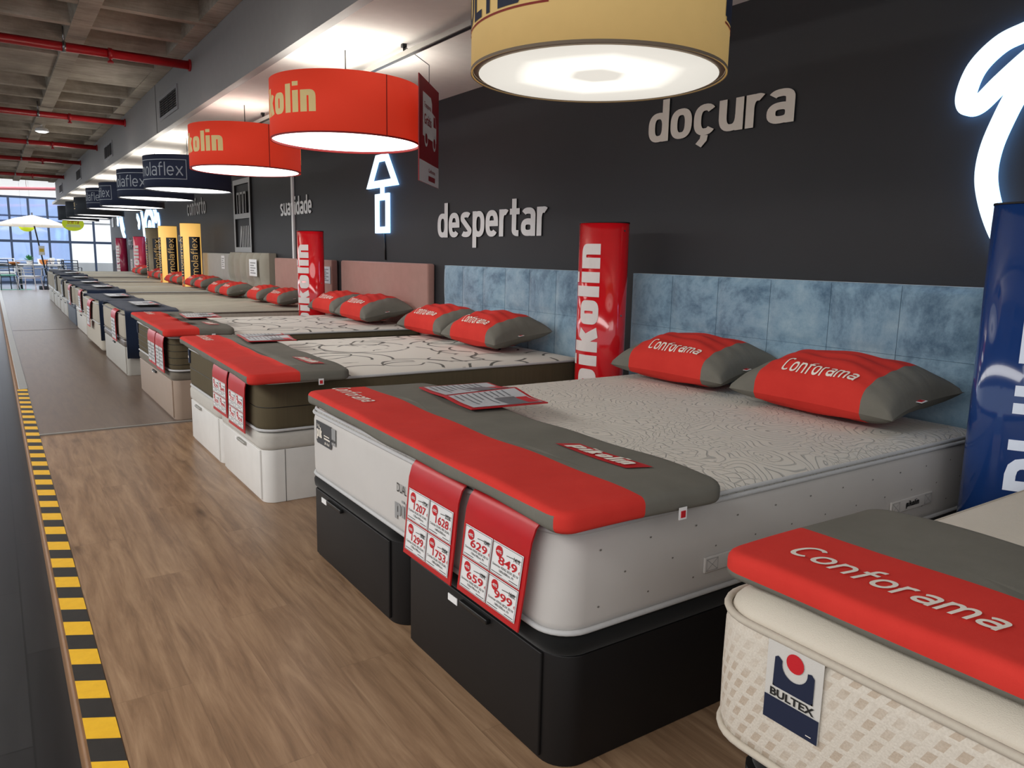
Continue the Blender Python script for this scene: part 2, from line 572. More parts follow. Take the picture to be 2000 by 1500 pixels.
W_ = lambda v: srgb(v, v, v)
M.update(
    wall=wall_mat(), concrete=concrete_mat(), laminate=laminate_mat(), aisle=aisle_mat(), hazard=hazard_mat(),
    fascia=plain('grey_fascia_paint', srgb(152, 150, 148), 0.6), ceil=plain('white_ceiling_paint', srgb(226, 222, 216), 0.8),
    white=plain('white_paint', W_(232), 0.5), card=plain('white_card', W_(236), 0.4, nz=0.02), dark=plain('black_plastic', W_(16), 0.4),
    ink=plain('black_ink', W_(26), 0.6), redink=plain('red_ink', srgb(196, 24, 36), 0.55), red_vinyl=plain('red_vinyl', srgb(186, 18, 26), 0.38, nz=0.12),
    redpipe=plain('red_pipe_paint', srgb(168, 22, 30), 0.35), steel=plain('brushed_steel', W_(150), 0.3, 1.0), cable=plain('thin_dark_cable', W_(40), 0.5),
    letter=plain('pale_grey_letter_face', W_(214), 0.45), letter_warm=plain('warm_grey_letter_face', srgb(216, 208, 198), 0.45), letter_edge=plain('dark_letter_edge', W_(14), 0.6),
    greyicon=plain('matt_grey_acrylic', W_(150), 0.5), logo_white=plain('white_print', srgb(236, 228, 216), 0.6), logo_grey=plain('grey_print', W_(150), 0.6),
    cream_print=plain('cream_print', srgb(232, 205, 140), 0.6, emit=srgb(240, 215, 150), es=0.12), silver_print=plain('silver_print', srgb(168, 176, 186), 0.5),
    navy_ink=plain('navy_print', srgb(18, 30, 58), 0.6), brown_line=plain('dark_red_print', srgb(150, 40, 24), 0.6), blue_print=plain('pale_blue_white_print', srgb(224, 232, 246), 0.4, emit=srgb(224, 232, 250), es=0.12),
    piping=fabric('pale_piping', W_(204), weave=1400, mott=90), black_base=plain('black_base_panel', srgb(22, 20, 20), 0.5, spec=0.3), black_fab=fabric('black_base_fabric', W_(18), mott=20),
    white_base=plain('white_base_panel', srgb(222, 220, 216), 0.35), white_lid=fabric('white_base_upholstery', srgb(200, 196, 188), mott=30),
    tan_base=plain('tan_base_panel', srgb(158, 138, 122), 0.4), tan_lid=fabric('tan_base_upholstery', srgb(120, 112, 100), mott=20),
    grey_base=plain('pale_grey_base_panel', srgb(172, 168, 160), 0.45), grey_lid=plain('dark_brown_base_trim', srgb(96, 86, 78), 0.4),
    light_base=plain('off_white_base_panel', srgb(198, 194, 186), 0.45), slate_base=plain('slate_base_panel', srgb(74, 82, 94), 0.5),
    cream_base=fabric('cream_base_upholstery', srgb(190, 182, 168), mott=30),
    floral=quilt_floral(), maze=quilt_lines('maze_quilted_ticking', srgb(222, 217, 208), srgb(104, 102, 96)), wave=quilt_wave('cream_quilted_ticking', srgb(196, 190, 174), srgb(176, 170, 154)),
    w_side=fabric('white_mattress_border', srgb(208, 204, 200), srgb(196, 192, 188), mott=4, strength=0.15), olive_side=side_ribbed('olive_mattress_border', srgb(98, 88, 68)),
    cream_side=side_ribbed('cream_mattress_border', srgb(186, 178, 164)), diamond=diamond_mat(), cream_pip=fabric('cream_piping', srgb(206, 196, 180), weave=1400, mott=90), bultex_top=fabric('cream_knit_top', srgb(218, 209, 194), srgb(204, 195, 179), mott=5, weave=500, strength=0.5),
    blue_velvet=velvet('blue_grey_velvet', srgb(84, 114, 138), srgb(132, 164, 186), srgb(164, 190, 204)), pink_fab=fabric('pink_headboard_fabric', srgb(184, 142, 132), mott=12),
    beige_fab=fabric('beige_headboard_fabric', srgb(166, 160, 146), mott=10), pale_fab=fabric('pale_grey_headboard_fabric', srgb(184, 182, 176), mott=10),
    mid_fab=fabric('grey_headboard_fabric', srgb(140, 142, 142), mott=10), dark_fab=fabric('dark_blue_headboard_fabric', srgb(36, 44, 62), mott=10),
    navy_fab=fabric('navy_cover_fabric', srgb(34, 48, 74), srgb(24, 35, 56), mott=5, strength=0.5), wood_edge=plain('worn_wood_edge', srgb(120, 84, 50), 0.6, nz=0.3),
    red_gloss=plain('glossy_red_panel', srgb(214, 22, 32), 0.12, coat=0.6), crimson_gloss=plain('glossy_crimson_panel', srgb(150, 24, 62), 0.2), pink_gloss=plain('glossy_pink_red_panel', srgb(226, 60, 88), 0.2),
    blue_gloss=plain('glossy_blue_panel', srgb(30, 62, 122), 0.1, coat=0.5), panel_white=plain('glossy_white_lettering', srgb(232, 222, 218), 0.2),
    gold_lit=emis('lit_gold_panel', srgb(238, 186, 96), 0.75, srgb(216, 170, 100)), gold_off=plain('unlit_gold_panel', srgb(160, 148, 122), 0.35),
    band=plain('black_panel_band', srgb(24, 24, 30), 0.25), orange=plain('orange_red_panel', srgb(226, 78, 30), 0.3), gold_txt=plain('gold_lettering', srgb(226, 184, 112), 0.4, emit=srgb(226, 184, 112), es=0.2),
    neon=emis('neon_white_acrylic', (0.74, 0.90, 1.0, 1), 1.08), neon_edge=emis('neon_return_edge', (0.22, 0.5, 1.0, 1), 6.0, (0.1, 0.2, 0.4, 1)),
    shade_beige=plain('beige_lampshade', srgb(222, 190, 128), 0.8, emit=srgb(232, 190, 110), es=0.22), shade_red=plain('red_lampshade', srgb(226, 62, 40), 0.8, emit=srgb(236, 62, 36), es=0.30),
    shade_navy=plain('navy_lampshade', srgb(36, 46, 74), 0.8), shade_dark=plain('dark_grey_lampshade', srgb(52, 58, 66), 0.8), shade_rim=plain('brown_shade_rim', srgb(128, 112, 94), 0.7),
    red_rim=plain('dark_red_shade_rim', srgb(140, 24, 26), 0.7), navy_rim=plain('dark_shade_rim', srgb(20, 24, 34), 0.7),
    diff_ring=diffuser_mat('warm_lamp_diffuser', True), diff=diffuser_mat('white_lamp_diffuser', False), paper=plain('printed_paper_grey', srgb(196, 198, 202), 0.35, nz=0.15),
    photo_grey=plain('photo_print_grey', srgb(112, 112, 116), 0.4, nz=0.4), badge_grey=plain('woven_badge_grey', srgb(72, 72, 74), 0.8), alu=plain('aluminium_edge_strip', srgb(168, 166, 160), 0.4, 0.5),
    sign_red=plain('burgundy_sign_board', srgb(150, 24, 36), 0.5), frame_blue=plain('blue_grey_mullion', srgb(60, 76, 104), 0.5), lime=plain('lime_sign_board', srgb(214, 232, 48), 0.5, emit=srgb(214, 232, 48), es=0.25),
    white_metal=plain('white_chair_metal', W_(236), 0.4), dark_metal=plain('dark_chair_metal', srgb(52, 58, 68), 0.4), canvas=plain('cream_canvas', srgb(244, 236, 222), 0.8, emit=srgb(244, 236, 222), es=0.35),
    teal=plain('teal_rug', srgb(120, 190, 170), 0.9), pink_rug=plain('pink_rug', srgb(230, 190, 200), 0.9), foliage=plain('green_leaf', srgb(60, 140, 84), 0.6), terracotta=plain('orange_ceramic', srgb(226, 140, 70), 0.5),
    glass_blue=glass_mat('blue_film_glass', (0.66, 0.76, 0.96, 1)), glass_clear=glass_mat('clear_glass', (1, 1, 1, 1), 0.05), header=plain('white_header_wall', W_(240), 0.7, emit=(1, 1, 1, 1), es=0.25),  # header paint carries a faint glow in place of light falling on it
    pale_pipe=plain('pale_red_pipe', srgb(232, 130, 140), 0.5), ground=plain('outdoor_paving', W_(200), 0.9), louvre=plain('dark_louvre', srgb(62, 62, 64), 0.5), grille=plain('grey_grille_frame', srgb(150, 150, 152), 0.5),
    clear_plastic=plain('shiny_card_pocket', W_(225), 0.1),
)
M['pillow'] = stripe_fabric('pillow_fabric', 0, -0.225, 0.225)

# ------------------------------------------------------------------ lettering
def arc(cx, cy, rx, ry, a0, a1, e=2.2, n=20):
    P = []
    for i in range(n + 1):
        a = math.radians(a0 + (a1 - a0) * i / n)
        c, s = math.cos(a), math.sin(a)
        P.append((cx + rx * math.copysign(abs(c) ** (2 / e), c), cy + ry * math.copysign(abs(s) ** (2 / e), s)))
    return P


def glyph(ch, W, wt, e, asc=1.42, desc=-0.42):
    """centre-line strokes of a letter with x-height 1: [(points, closed)], advance"""
    h = wt / 2
    rx, ry = W / 2 - h, 0.5 - h
    cx = W / 2
    O = (arc(cx, 0.5, rx, ry, 0, 360, e, 32)[:-1], True)
    A = lambda *a: (arc(*a), False)
    L = lambda *p: (list(p), False)
    sp = W
    if ch == 'o': S = [O]
    elif ch in 'cç':
        S = [A(cx, 0.5, rx, ry, 42, 318, e)]
        if ch == 'ç': S.append(L((cx, 0), (cx - 0.02, -0.14), (cx - 0.16, -0.32)))
    elif ch == 'd': S = [O, L((W - h, 0), (W - h, asc))]
    elif ch == 'p': S = [O, L((h, 1), (h, desc))]
    elif ch == 'a':
        S = [(arc(cx, 0.70, rx, 0.30 - h, 150, 0, e, 12) + [(W - h, 0)], False),
             (arc(cx, 0.31, rx, 0.31 - h, 0, 360, e, 28)[:-1], True)]
    elif ch == 'e':
        S = [([(h, 0.5), (W - h, 0.5)] + arc(cx, 0.5, rx, ry, 0, 318, e, 28)[1:], False)]
    elif ch == 'n':
        S = [L((h, 0), (h, 1)), (arc(cx, 0.5, rx, ry, 180, 0, e, 16) + [(W - h, 0)], False)]
    elif ch == 'u':
        S = [L((W - h, 0), (W - h, 1)), ([(h, 1)] + arc(cx, 0.5, rx, ry, 180, 360, e, 16), False)]
    elif ch == 'm':
        w2 = W * 0.86
        S = [L((h, 0), (h, 1)), (arc(w2 / 2, 0.5, w2 / 2 - h, ry, 180, 0, e, 14) + [(w2 - h, 0)], False)]
        x0 = w2 - wt
        S.append((arc(x0 + w2 / 2, 0.5, w2 / 2 - h, ry, 180, 0, e, 14) + [(x0 + w2 - h, 0)], False))
        sp = x0 + w2
    elif ch == 'r':
        w2 = W * 0.72
        S = [L((h, 0), (h, 1)), A(w2 * 0.62, 0.5, w2 * 0.62 - h, ry, 180, 62, e)]; sp = w2
    elif ch == 's':
        S = [(arc(cx, 0.74, rx * 0.95, 0.26 - h, 35, 180, e, 10) + [(h + 0.02, 0.70), (cx, 0.5), (W - h - 0.02, 0.30)] + arc(cx, 0.26, rx, 0.26 - h, 0, -145, e, 10), False)]
    elif ch == 't':
        S = [([(h + 0.1, asc * 0.95), (h + 0.1, 0.3)] + arc(h + 0.1 + W * 0.3, 0.25, W * 0.3, 0.25 - h, 180, 275, e, 8), False), L((0, 1 - h), (W * 0.72, 1 - h))]; sp = W * 0.74
    elif ch == 'v': S = [L((h * 0.8, 1 - h * .3), (cx, h * 0.6), (W - h * 0.8, 1 - h * .3))]
    elif ch == 'x': S = [L((h * 0.8, 1 - h * .3), (W - h * 0.8, h * .3)), L((h * 0.8, h * .3), (W - h * 0.8, 1 - h * .3))]
    elif ch == 'i':
        S = [L((h, 0), (h, 1)), L((h, 1 + wt * 0.75), (h, max(asc, 1 + wt * 1.5)))]; sp = wt
    elif ch == 'l': S = [L((h, 0), (h, asc))]; sp = wt
    elif ch == 'k':
        S = [L((h, 0), (h, asc)), L((wt * 0.9, 0.45), (W - h * .9, 1 - h * .2)), L((wt * 1.25, 0.58), (W - h * .8, h * .2))]
    elif ch == 'f':
        S = [([(h + W * 0.15, 0), (h + W * 0.15, asc - 0.3)] + arc(h + W * 0.15 + W * 0.32, asc - 0.3, W * 0.32, 0.3 - h, 180, 80, e, 8), False), L((0, 1 - h), (W * 0.75, 1 - h))]; sp = W * 0.72
    elif ch == 'C':
        H = asc
        S = [A(W * 0.62, H / 2, W * 0.62 - h, H / 2 - h, 48, 312, e)]; sp = W * 1.12
    else:
        S = []
    return S, sp


def ribbon(pts, wt, closed, cap):
    """(quads, outline loops) of a constant-width stroke"""
    P = [Vector(p) for p in pts]
    n = len(P)
    left, right = [], []
    for i in range(n):
        a = P[i - 1] if (i or closed) else P[0]
        c = P[(i + 1) % n] if (i < n - 1 or closed) else P[-1]
        d1 = (P[i] - a); d2 = (c - P[i])
        if d1.length < 1e-9: d1 = d2
        if d2.length < 1e-9: d2 = d1
        d1 = d1.normalized(); d2 = d2.normalized()
        t = (d1 + d2)
        t = t.normalized() if t.length > 1e-6 else d1
        nn = Vector((-t.y, t.x))
        k = 1 / max(0.45, nn.dot(Vector((-d1.y, d1.x))))
        left.append(P[i] + nn * wt / 2 * k); right.append(P[i] - nn * wt / 2 * k)
    polys = []
    for i in range(n if closed else n - 1):
        j = (i + 1) % n
        polys.append([right[i], right[j], left[j], left[i]])
    if closed:
        return polys, [left[::-1], right]
    loop = list(right)
    for end in (1, 0):
        if cap:
            c = P[-1] if end else P[0]
            t = (P[-1] - P[-2]).normalized() if end else (P[0] - P[1]).normalized()
            a0 = math.atan2(-t.x, t.y) + PI
            fan = [c + Vector((math.cos(a0 + PI * k / 8), math.sin(a0 + PI * k / 8))) * wt / 2 for k in range(9)]
            polys.append(fan)
            loop += fan[1:-1]
        if end: loop += left[::-1]
    return polys, [loop]


def word_strokes(txt, W=0.62, wt=0.16, e=2.3, gap=0.14, slant=0.0, asc=1.42, desc=-0.42, cap=False):
    """list of letters, each (polys, loops), total width; units of x-height"""
    x = 0
    out = []
    for ch in txt:
        if ch == ' ':
            x += W * 0.6; continue
        S, adv = glyph(ch, W, wt, e, asc, desc)
        polys, loops = [], []
        # strokes that cross lie a fraction of a millimetre apart, never in one plane
        for si, (pts, cl) in enumerate(S):
            q, l = ribbon(pts, wt, cl, cap)
            f = lambda p, d: Vector((p.x + x + slant * p.y, p.y, d))
            polys += [[f(p, si * 0.0005 + ai * 0.000012) for p in a] for ai, a in enumerate(q)]
            loops += [[f(p, si * 0.0005) for p in a] for a in l]
        out.append((polys, loops))
        x += adv + gap
    return out, x - gap


_cache = {}


def word_font(txt, bold=0.0, spacing=1.0):
    """faces of a line of text in Blender's own built-in font; cap height 1"""
    key = (txt, bold, spacing)
    if key not in _cache:
        c = bpy.data.curves.new('line', 'FONT')
        c.body = txt; c.size = 1.0 / 0.72; c.offset = bold; c.resolution_u = 3; c.space_character = spacing
        o = bpy.data.objects.new('line', c); COL.objects.link(o)
        dg = bpy.context.evaluated_depsgraph_get()
        me = o.evaluated_get(dg).to_mesh()
        polys = [[Vector((me.vertices[i].co.x, me.vertices[i].co.y)) for i in p.vertices] for p in me.polygons]
        o.evaluated_get(dg).to_mesh_clear()
        bpy.data.objects.remove(o); bpy.data.curves.remove(c)
        w = max((p.x for q in polys for p in q), default=1)
        _cache[key] = (polys, w)
    return _cache[key]


def put_font(mb, fn, txt, x, y, h, m=0, bold=0.0, width=None, align='l', spacing=1.0, sx=1.0, lim=9.0):
    polys, w = word_font(txt, bold, spacing)
    k = h * sx
    if width: k = width / w
    if align == 'c': x -= w * k / 2
    if align == 'r': x -= w * k
    for q in polys:
        mb.decal(fn, [(x + p.x * k, y + p.y * h) for p in q], m, lim)


def put_strokes(mb, fn, txt, x, y, h, m=0, width=None, lim=0.02, **kw):
    L, w = word_strokes(txt, **kw)
    k = h if width is None else width / w
    for polys, loops in L:
        for q in polys:
            off = q[0].z
            mb.decal(lifted(fn, off), [(x + p.x * k, y + p.y * h) for p in q], m, lim)


def lifted(fn, off):
    """the same surface map raised by off towards the viewer"""
    def g(u, v):
        e = 0.002
        p = Vector(fn(u, v))
        n = (Vector(fn(u + e, v)) - p).cross(Vector(fn(u, v + e)) - p)
        return tuple(p + n.normalized() * off)
    return g


def put_rect(mb, fn, x0, x1, y0, y1, m=0, n=1, lim=9.0):
    for i in range(n):
        a = x0 + (x1 - x0) * i / n; b = x0 + (x1 - x0) * (i + 1) / n
        mb.decal(fn, [(a, y0), (b, y0), (b, y1), (a, y1)], m, lim)


def put_disc(mb, fn, x, y, r, m=0, ry=None, n=24):
    mb.poly([fn(x + r * math.cos(2 * PI * i / n), y + (ry or r) * math.sin(2 * PI * i / n)) for i in range(n)], m)


def put_frame(mb, fn, x0, x1, y0, y1, t, m=0, n=1):
    put_rect(mb, fn, x0, x1, y0, y0 + t, m, n); put_rect(mb, fn, x0, x1, y1 - t, y1, m, n)
    put_rect(mb, fn, x0, x0 + t, y0 + t, y1 - t, m); put_rect(mb, fn, x1 - t, x1, y0 + t, y1 - t, m)


# surface maps: (u to the viewer's right, v up) -> world
def on_foot(X, Y, Z, d=0.0): return lambda u, v: (X - d, Y - u, Z + v)
def on_side(X, Y, Z, d=0.0): return lambda u, v: (X + u, Y - d, Z + v)
def on_top(X, Y, Z, d=0.0): return lambda u, v: (X + v, Y - u, Z + d)


PIK = dict(W=0.62, wt=0.27, e=4.5, gap=0.09, asc=1.33, desc=-0.33)
CONF = dict(W=0.92, wt=0.20, e=2.3, gap=0.17, slant=0.22, asc=1.5)
MOLA = dict(W=0.74, wt=0.125, e=2.2, gap=0.17, asc=1.42)
WALLW = dict(W=0.66, wt=0.215, e=2.6, gap=0.06, asc=1.42, desc=-0.42, cap=True)

# ------------------------------------------------------------------ setting
XW = 3.06          # charcoal wall face
ZC = 2.42          # white ceiling
XF = 1.575         # grey fascia face
ZK = 2.897         # underside of the concrete ribs
YE = 26.0          # end of the charcoal wall
YG = 33.0          # glass front

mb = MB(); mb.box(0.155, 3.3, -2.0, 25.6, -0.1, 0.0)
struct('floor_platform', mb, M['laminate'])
mb = MB(); mb.box(-8, 9, -4, YG, -0.16, -0.1)
struct('floor', mb, M['aisle'])
mb = MB(); mb.box(XW, XW + 0.22, -2.0, YE, -0.1, 3.3)
struct('wall_right', mb, M['wall'])
mb = MB(); mb.box(XF + 0.03, XW, -2.0, YE, ZC, ZC + 0.06)
struct('ceiling_white', mb, M['ceil'])
mb = MB(); mb.box(XF, XF + 0.06, -2.0, 23.9, ZC - 0.005, 3.2)
struct('trim_fascia', mb, M['fascia'])
mb = MB(); mb.box(XF - 0.002, XF, 9.08, 9.10, ZC, 2.95)
struct('trim_fascia_joint', mb, M['dark'])

# waffle ceiling: slab, long ribs and tapered cross ribs
mb = MB()
mb.box(-8, XF, -3, 24.2, ZK + 0.3, ZK + 0.45)
for x in (-6.8, -5.3, -3.8, -2.3, -0.80, 0.72):
    mb.rings([[(x - 0.07, y, ZK - 0.004), (x + 0.07, y, ZK - 0.004), (x + 0.11, y, ZK + 0.302), (x - 0.11, y, ZK + 0.302)] for y in (-3, 24.2)], 0, False)
mb.box(1.44, XF - 0.002, -3, 24.2, ZK + 0.008, ZK + 0.304)
y = -1.4
k = 0
solid = [(1.1, 2.2), (4.7, 5.8), (8.3, 9.4), (11.9, 13.0), (15.5, 16.6), (19.1, 20.2)]
for a, b_ in solid:
    mb.box(-8, XF - 0.002, a, b_, ZK + 0.015, ZK + 0.3)
ys = []
for (a, b_), (c, d_) in zip(solid[:-1], solid[1:]):
    for i in range(1, 4):
        ys.append(b_ + (c - b_) * i / 3.9)
ys += [20.9, 21.6, 22.3, 23.0, 23.7, -0.2, -0.95, 0.5]
for yy in ys:
    mb.rings([[(x, yy - 0.04, ZK), (x, yy - 0.08, ZK + 0.3), (x, yy + 0.08, ZK + 0.3), (x, yy + 0.04, ZK)] for x in (-8, XF - 0.002)], 0, False)
struct('ceiling_waffle', mb, M['concrete'])

# platform edging
mb = MB(); mb.rbox(0.095, 0.155, -2, 25.6, -0.1, -0.001, 0.01, 0.008)
struct('trim_wood_edge', mb, M['wood_edge'])
mb = MB(); mb.box(0.108, 0.180, -2, 7.6, 0.0, 0.003)
o = mb.build('hazard_tape', M['hazard'], label='yellow and black hazard tape stuck along the platform edge', cat='tape')
mb = MB(); mb.rbox(0.120, 0.185, 7.6, 25.6, 0.0, 0.008, 0.003, 0.003)
struct('trim_metal_edge', mb, M['alu'])
mb = MB(); mb.rbox(0.18, 1.2, 5.655, 5.675, 0.0, 0.006, 0.002, 0.002)
struct('trim_floor_joint', mb, M['alu'])
mb = MB(); mb.box(0.19, 3.0, 13.1, 13.112, 0.0, 0.002)
struct('trim_floor_seam', mb, M['dark'])

# far end: glass front, header, outside ground
mull = [-3.2, -2.5, -1.85, -1.2, -0.55, 0.08, 0.69, 1.28, 1.86, 2.52, 3.32, 4.2]
mb = MB()
for x in mull:
    mb.box(x - 0.035, x + 0.035, YG - 0.04, YG + 0.06, -0.1, 2.98)
for z0, z1 in ((-0.1, -0.02), (1.36, 1.45), (2.92, 2.99)):
    mb.box(mull[0], mull[-1], YG - 0.03, YG + 0.05, z0, z1)
wf = struct('window_1', mb, M['frame_blue'], origin=(0.5, YG, 0))
for a, b_ in zip(mull[:-1], mull[1:]):
    for z0, z1 in ((-0.02, 1.36), (1.45, 2.92)):
        g = MB(); g.box(a + 0.035, b_ - 0.035, YG - 0.004, YG + 0.004, z0, z1)
        g.build('pane', M['glass_clear'] if a > 2.4 else M['glass_blue'], wf)
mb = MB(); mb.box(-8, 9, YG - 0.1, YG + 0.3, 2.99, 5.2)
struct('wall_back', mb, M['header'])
mb = MB(); mb.box(4.24, 9, YG - 0.05, YG + 0.3, -0.1, 3.0)
struct('wall_back_side', mb, M['white'])
mb = MB(); mb.box(-8, 9, 24.2, YG, 4.2, 4.35)
struct('ceiling_far', mb, M['header'])
mb = MB(); mb.box(-8, XF + 0.3, 24.25, 24.5, 2.98, 3.5)
struct('trim_far_beam', mb, M['fascia'])
mb = MB(); mb.box(-20, 24, YG + 0.06, 80, -0.2, -0.12)
struct('ground', mb, M['ground'])
# low white rails seen through the glass
for i, z in enumerate((2.14, 2.34)):
    mb = MB(); mb.tube([(-4, YG + 1.2, z), (5, YG + 1.2, z)], 0.035)
    struct('trim_outdoor_rail_%s' % ('lower', 'upper')[i], mb, M['white'])
# pale red fire pipe by the far header
t = thing('fire_pipe', 'pale red pipe sloping below the white header over the glass front', 'pipe', (0, 27.2, 2.6))
mb = MB(); mb.tube([(-5, 27.2, 2.60), (3.0, 27.2, 3.0)], 0.05, 12); mb.build('pipe', M['pale_pipe'], t)
mb = MB(); mb.tube([(1.05, 27.2, 2.905), (1.05, 27.2, 4.198)], 0.006, 6); mb.build('hanger', M['steel'], t)

# red sprinkler pipes
def at_pipe(Y, z, ordn):
    t = thing('sprinkler_pipe', ordn, 'pipe', (0, Y, z), group='red sprinkler pipes')
    mb = MB(); mb.tube([(-7.5, Y, z), (XF - 0.001, Y, z)], 0.036, 14)
    mb.build('pipe', M['redpipe'], t)
    mb = MB(); mb.tube([(XF - 0.016, Y, z), (XF - 0.001, Y, z)], 0.05, 14); mb.build('flange', M['redpipe'], t)
    for x in (0.62, -2.4):
        mb = MB(); mb.tube([(x, Y, z + 0.03), (x, Y, ZK + 0.05)], 0.007, 6); mb.tube([(x - 0.012, Y, z), (x + 0.012, Y, z)], 0.041, 14)
        mb.build('hanger', M['steel'], t)
    mb = MB(); mb.tube([(0.95, Y, z - 0.02), (0.95, Y, z - 0.06)], 0.012, 8); mb.tube([(0.95, Y, z - 0.06), (0.95, Y, z - 0.075)], 0.024, 10)
    mb.tube([(0.935, Y, z), (0.965, Y, z)], 0.044, 14)
    mb.build('sprinkler_head', M['redpipe'], t)
for Y, z, lb in ((7.38, 2.79, 'big red sprinkler pipe entering the grey fascia just before its first vent grille'),
                 (11.24, 2.80, 'red sprinkler pipe entering the fascia between its first and second vent grilles'),
                 (14.35, 2.805, 'red sprinkler pipe entering the fascia just past the second vent grille'),
                 (17.04, 2.80, 'red sprinkler pipe entering the fascia just short of the third vent grille'),
                 (21.0, 2.82, 'last red sprinkler pipe, just short of the fourth vent grille')):
    at_pipe(Y, z, lb)

# vent grilles in the fascia
def grille(Y0, Y1, z0, z1, lb):
    X = XF
    t = thing('vent_grille', lb, 'vent', (X, (Y0 + Y1) / 2, z0), group='vent grilles along the grey fascia')
    mb = MB(); f = on_foot(X, Y1, z0, 0.012)
    w, h = Y1 - Y0, z1 - z0
    for a, b_, c, d_ in ((0, w, 0, 0.03), (0, w, h - 0.03, h), (0, 0.035, 0.03, h - 0.03), (w - 0.035, w, 0.03, h - 0.03)):
        mb.box(X - 0.012, X, Y1 - b_, Y1 - a, z0 + c, z0 + d_)
    mb.build('frame', M['grille'], t)
    mb = MB(); mb.box(X - 0.002, X - 0.0005, Y0 + 0.03, Y1 - 0.03, z0 + 0.03, z1 - 0.03)
    mb.build('backing', M['dark'], t)
    mb = MB()
    for i in range(7):
        z = z0 + 0.045 + i * (h - 0.07) / 7
        mb.poly([(X - 0.009, Y0 + 0.035, z), (X - 0.009, Y1 - 0.035, z), (X - 0.003, Y1 - 0.035, z + 0.018), (X - 0.003, Y0 + 0.035, z + 0.018)])
    for i in range(1, 4):
        yy = Y0 + i * w / 4
        mb.box(X - 0.010, X - 0.002, yy - 0.004, yy + 0.004, z0 + 0.03, z1 - 0.03)
    mb.build('louvre', M['louvre'], t)
for a, lb in ((7.95, 'first vent grille in the grey fascia, above the nearer plain red drum lamp'), (12.55, 'second vent grille in the grey fascia, beyond the second red pipe'),
              (17.1, 'third vent grille in the grey fascia'), (21.6, 'fourth vent grille, by the far end of the grey fascia')):
    grille(a, a + 0.92, 2.51, 2.735, lb)

# small white spotlight on the concrete rib
t = thing('ceiling_spotlight', 'small white spotlight under a concrete rib between red pipes', 'lamp', (0.74, 12.9, ZK))
mb = MB(); mb.tube([(0.74, 12.9, ZK), (0.74, 12.9, 2.86)], 0.012, 8); mb.build('stem', M['white'], t)
mb = MB(); mb.rings([[(0.74 + r * math.cos(2 * PI * i / 16), 12.9 + r * math.sin(2 * PI * i / 16), z) for i in range(16)] for z, r in ((2.86, 0.03), (2.84, 0.075), (2.80, 0.09))]); mb.build('reflector', M['white'], t)
mb = MB(); mb.rings([[(0.74 + r * math.cos(2 * PI * i / 16), 12.9 + r * math.sin(2 * PI * i / 16), z) for i in range(16)] for z, r in ((2.80, 0.08), (2.785, 0.05))]); mb.build('bulb', emis('bulb_glow', (1, 1, 1, 1), 3.0), t)

# lamp track under the white ceiling
t = thing('lamp_track', 'long grey metal track under the white ceiling beside the drum lamps', 'track', (2.10, 10, 2.36))
mb = MB(); mb.box(2.085, 2.125, 1.0, 23.5, 2.345, 2.372); mb.build('rail', M['alu'], t)
mb = MB(); mb.box(2.093, 2.117, 1.0, 23.5, 2.343, 2.3452); mb.build('slot', M['dark'], t)
for y in (1.6, 4.28, 7.1, 9.9, 12.7, 15.5, 18.3, 21.1):
    mb = MB(); mb.tube([(2.105, y, 2.37), (2.105, y, ZC - 0.015)], 0.006, 6); mb.rbox(2.09, 2.12, y - 0.015, y + 0.015, ZC - 0.02, ZC, 0.006, 0.003)
    mb.tube([(2.105, y, 2.385), (2.118, y, 2.395), (2.105, y, 2.405)], 0.004, 6)
    mb.build('hanger', M['dark'], t)

# ------------------------------------------------------------------ wall lettering and shapes
def solid_letter(polys, loops, fn_front, fn_back, mats, parent, name='letter'):
    mb = MB()
    for qi, q in enumerate(polys):
        d = q[0].z if len(q[0]) == 3 else qi * 0.000012
        mb.poly([(lambda a: (a[0] - d, a[1], a[2]))(fn_front(p.x, p.y)) for p in q], 0)
    for l in loops:
        n = len(l)
        for i in range(n):
            a, b_ = l[i], l[(i + 1) % n]
            mb.poly([fn_back(a.x, a.y), fn_back(b_.x, b_.y), fn_front(b_.x, b_.y), fn_front(a.x, a.y)], 1)
    return mb.build(name, mats, parent)


def wall_word(txt, Y0, Y1, z, xh, label, face='letter', thick=0.010):
    t = thing('wall_word', label, 'lettering', (XW, (Y0 + Y1) / 2, z), group='raised words on the charcoal wall')
    L, w = word_strokes(txt, **WALLW)
    k = (Y0 - Y1) / w
    fr = lambda u, v: (XW - thick, Y0 - u * k, z + v * xh)
    bk = lambda u, v: (XW, Y0 - u * k, z + v * xh)
    for polys, loops in L:
        solid_letter(polys, loops, fr, bk, [M[face], M['letter_edge']], t)
wall_word('doçura', 3.185, 2.255, 1.832, 0.152, 'raised warm grey word doçura high on the charcoal wall above the blue headboards', 'letter_warm')
wall_word('despertar', 5.59, 4.09, 1.345, 0.19, 'raised pale grey word despertar on the charcoal wall above a blue headboard')
wall_word('suavidade', 9.68, 8.55, 1.645, 0.15, 'raised pale grey word suavidade behind the white conduit')
wall_word('conforto', 15.1, 13.65, 1.815, 0.205, 'raised grey word conforto above the gold panels', 'greyicon')
wall_word('sonhos', 16.9, 15.6, 1.36, 0.13, 'raised grey word half hidden between the two glowing gold panels', 'greyicon')
wall_word('doçura', 22.5, 21.2, 1.30, 0.14, 'small far raised word beside the pinkish red panel', 'greyicon')


def stroke_shape(paths, w, front, back, mats, parent, name):
    polys, loops = [], []
    for pts, cl in paths:
        q, l = ribbon(pts, w, cl, True)
        polys += q; loops += l
    return solid_letter(polys, loops, lambda u, v: (XW - front, u, v), lambda u, v: (XW - back, u, v), mats, parent, name)


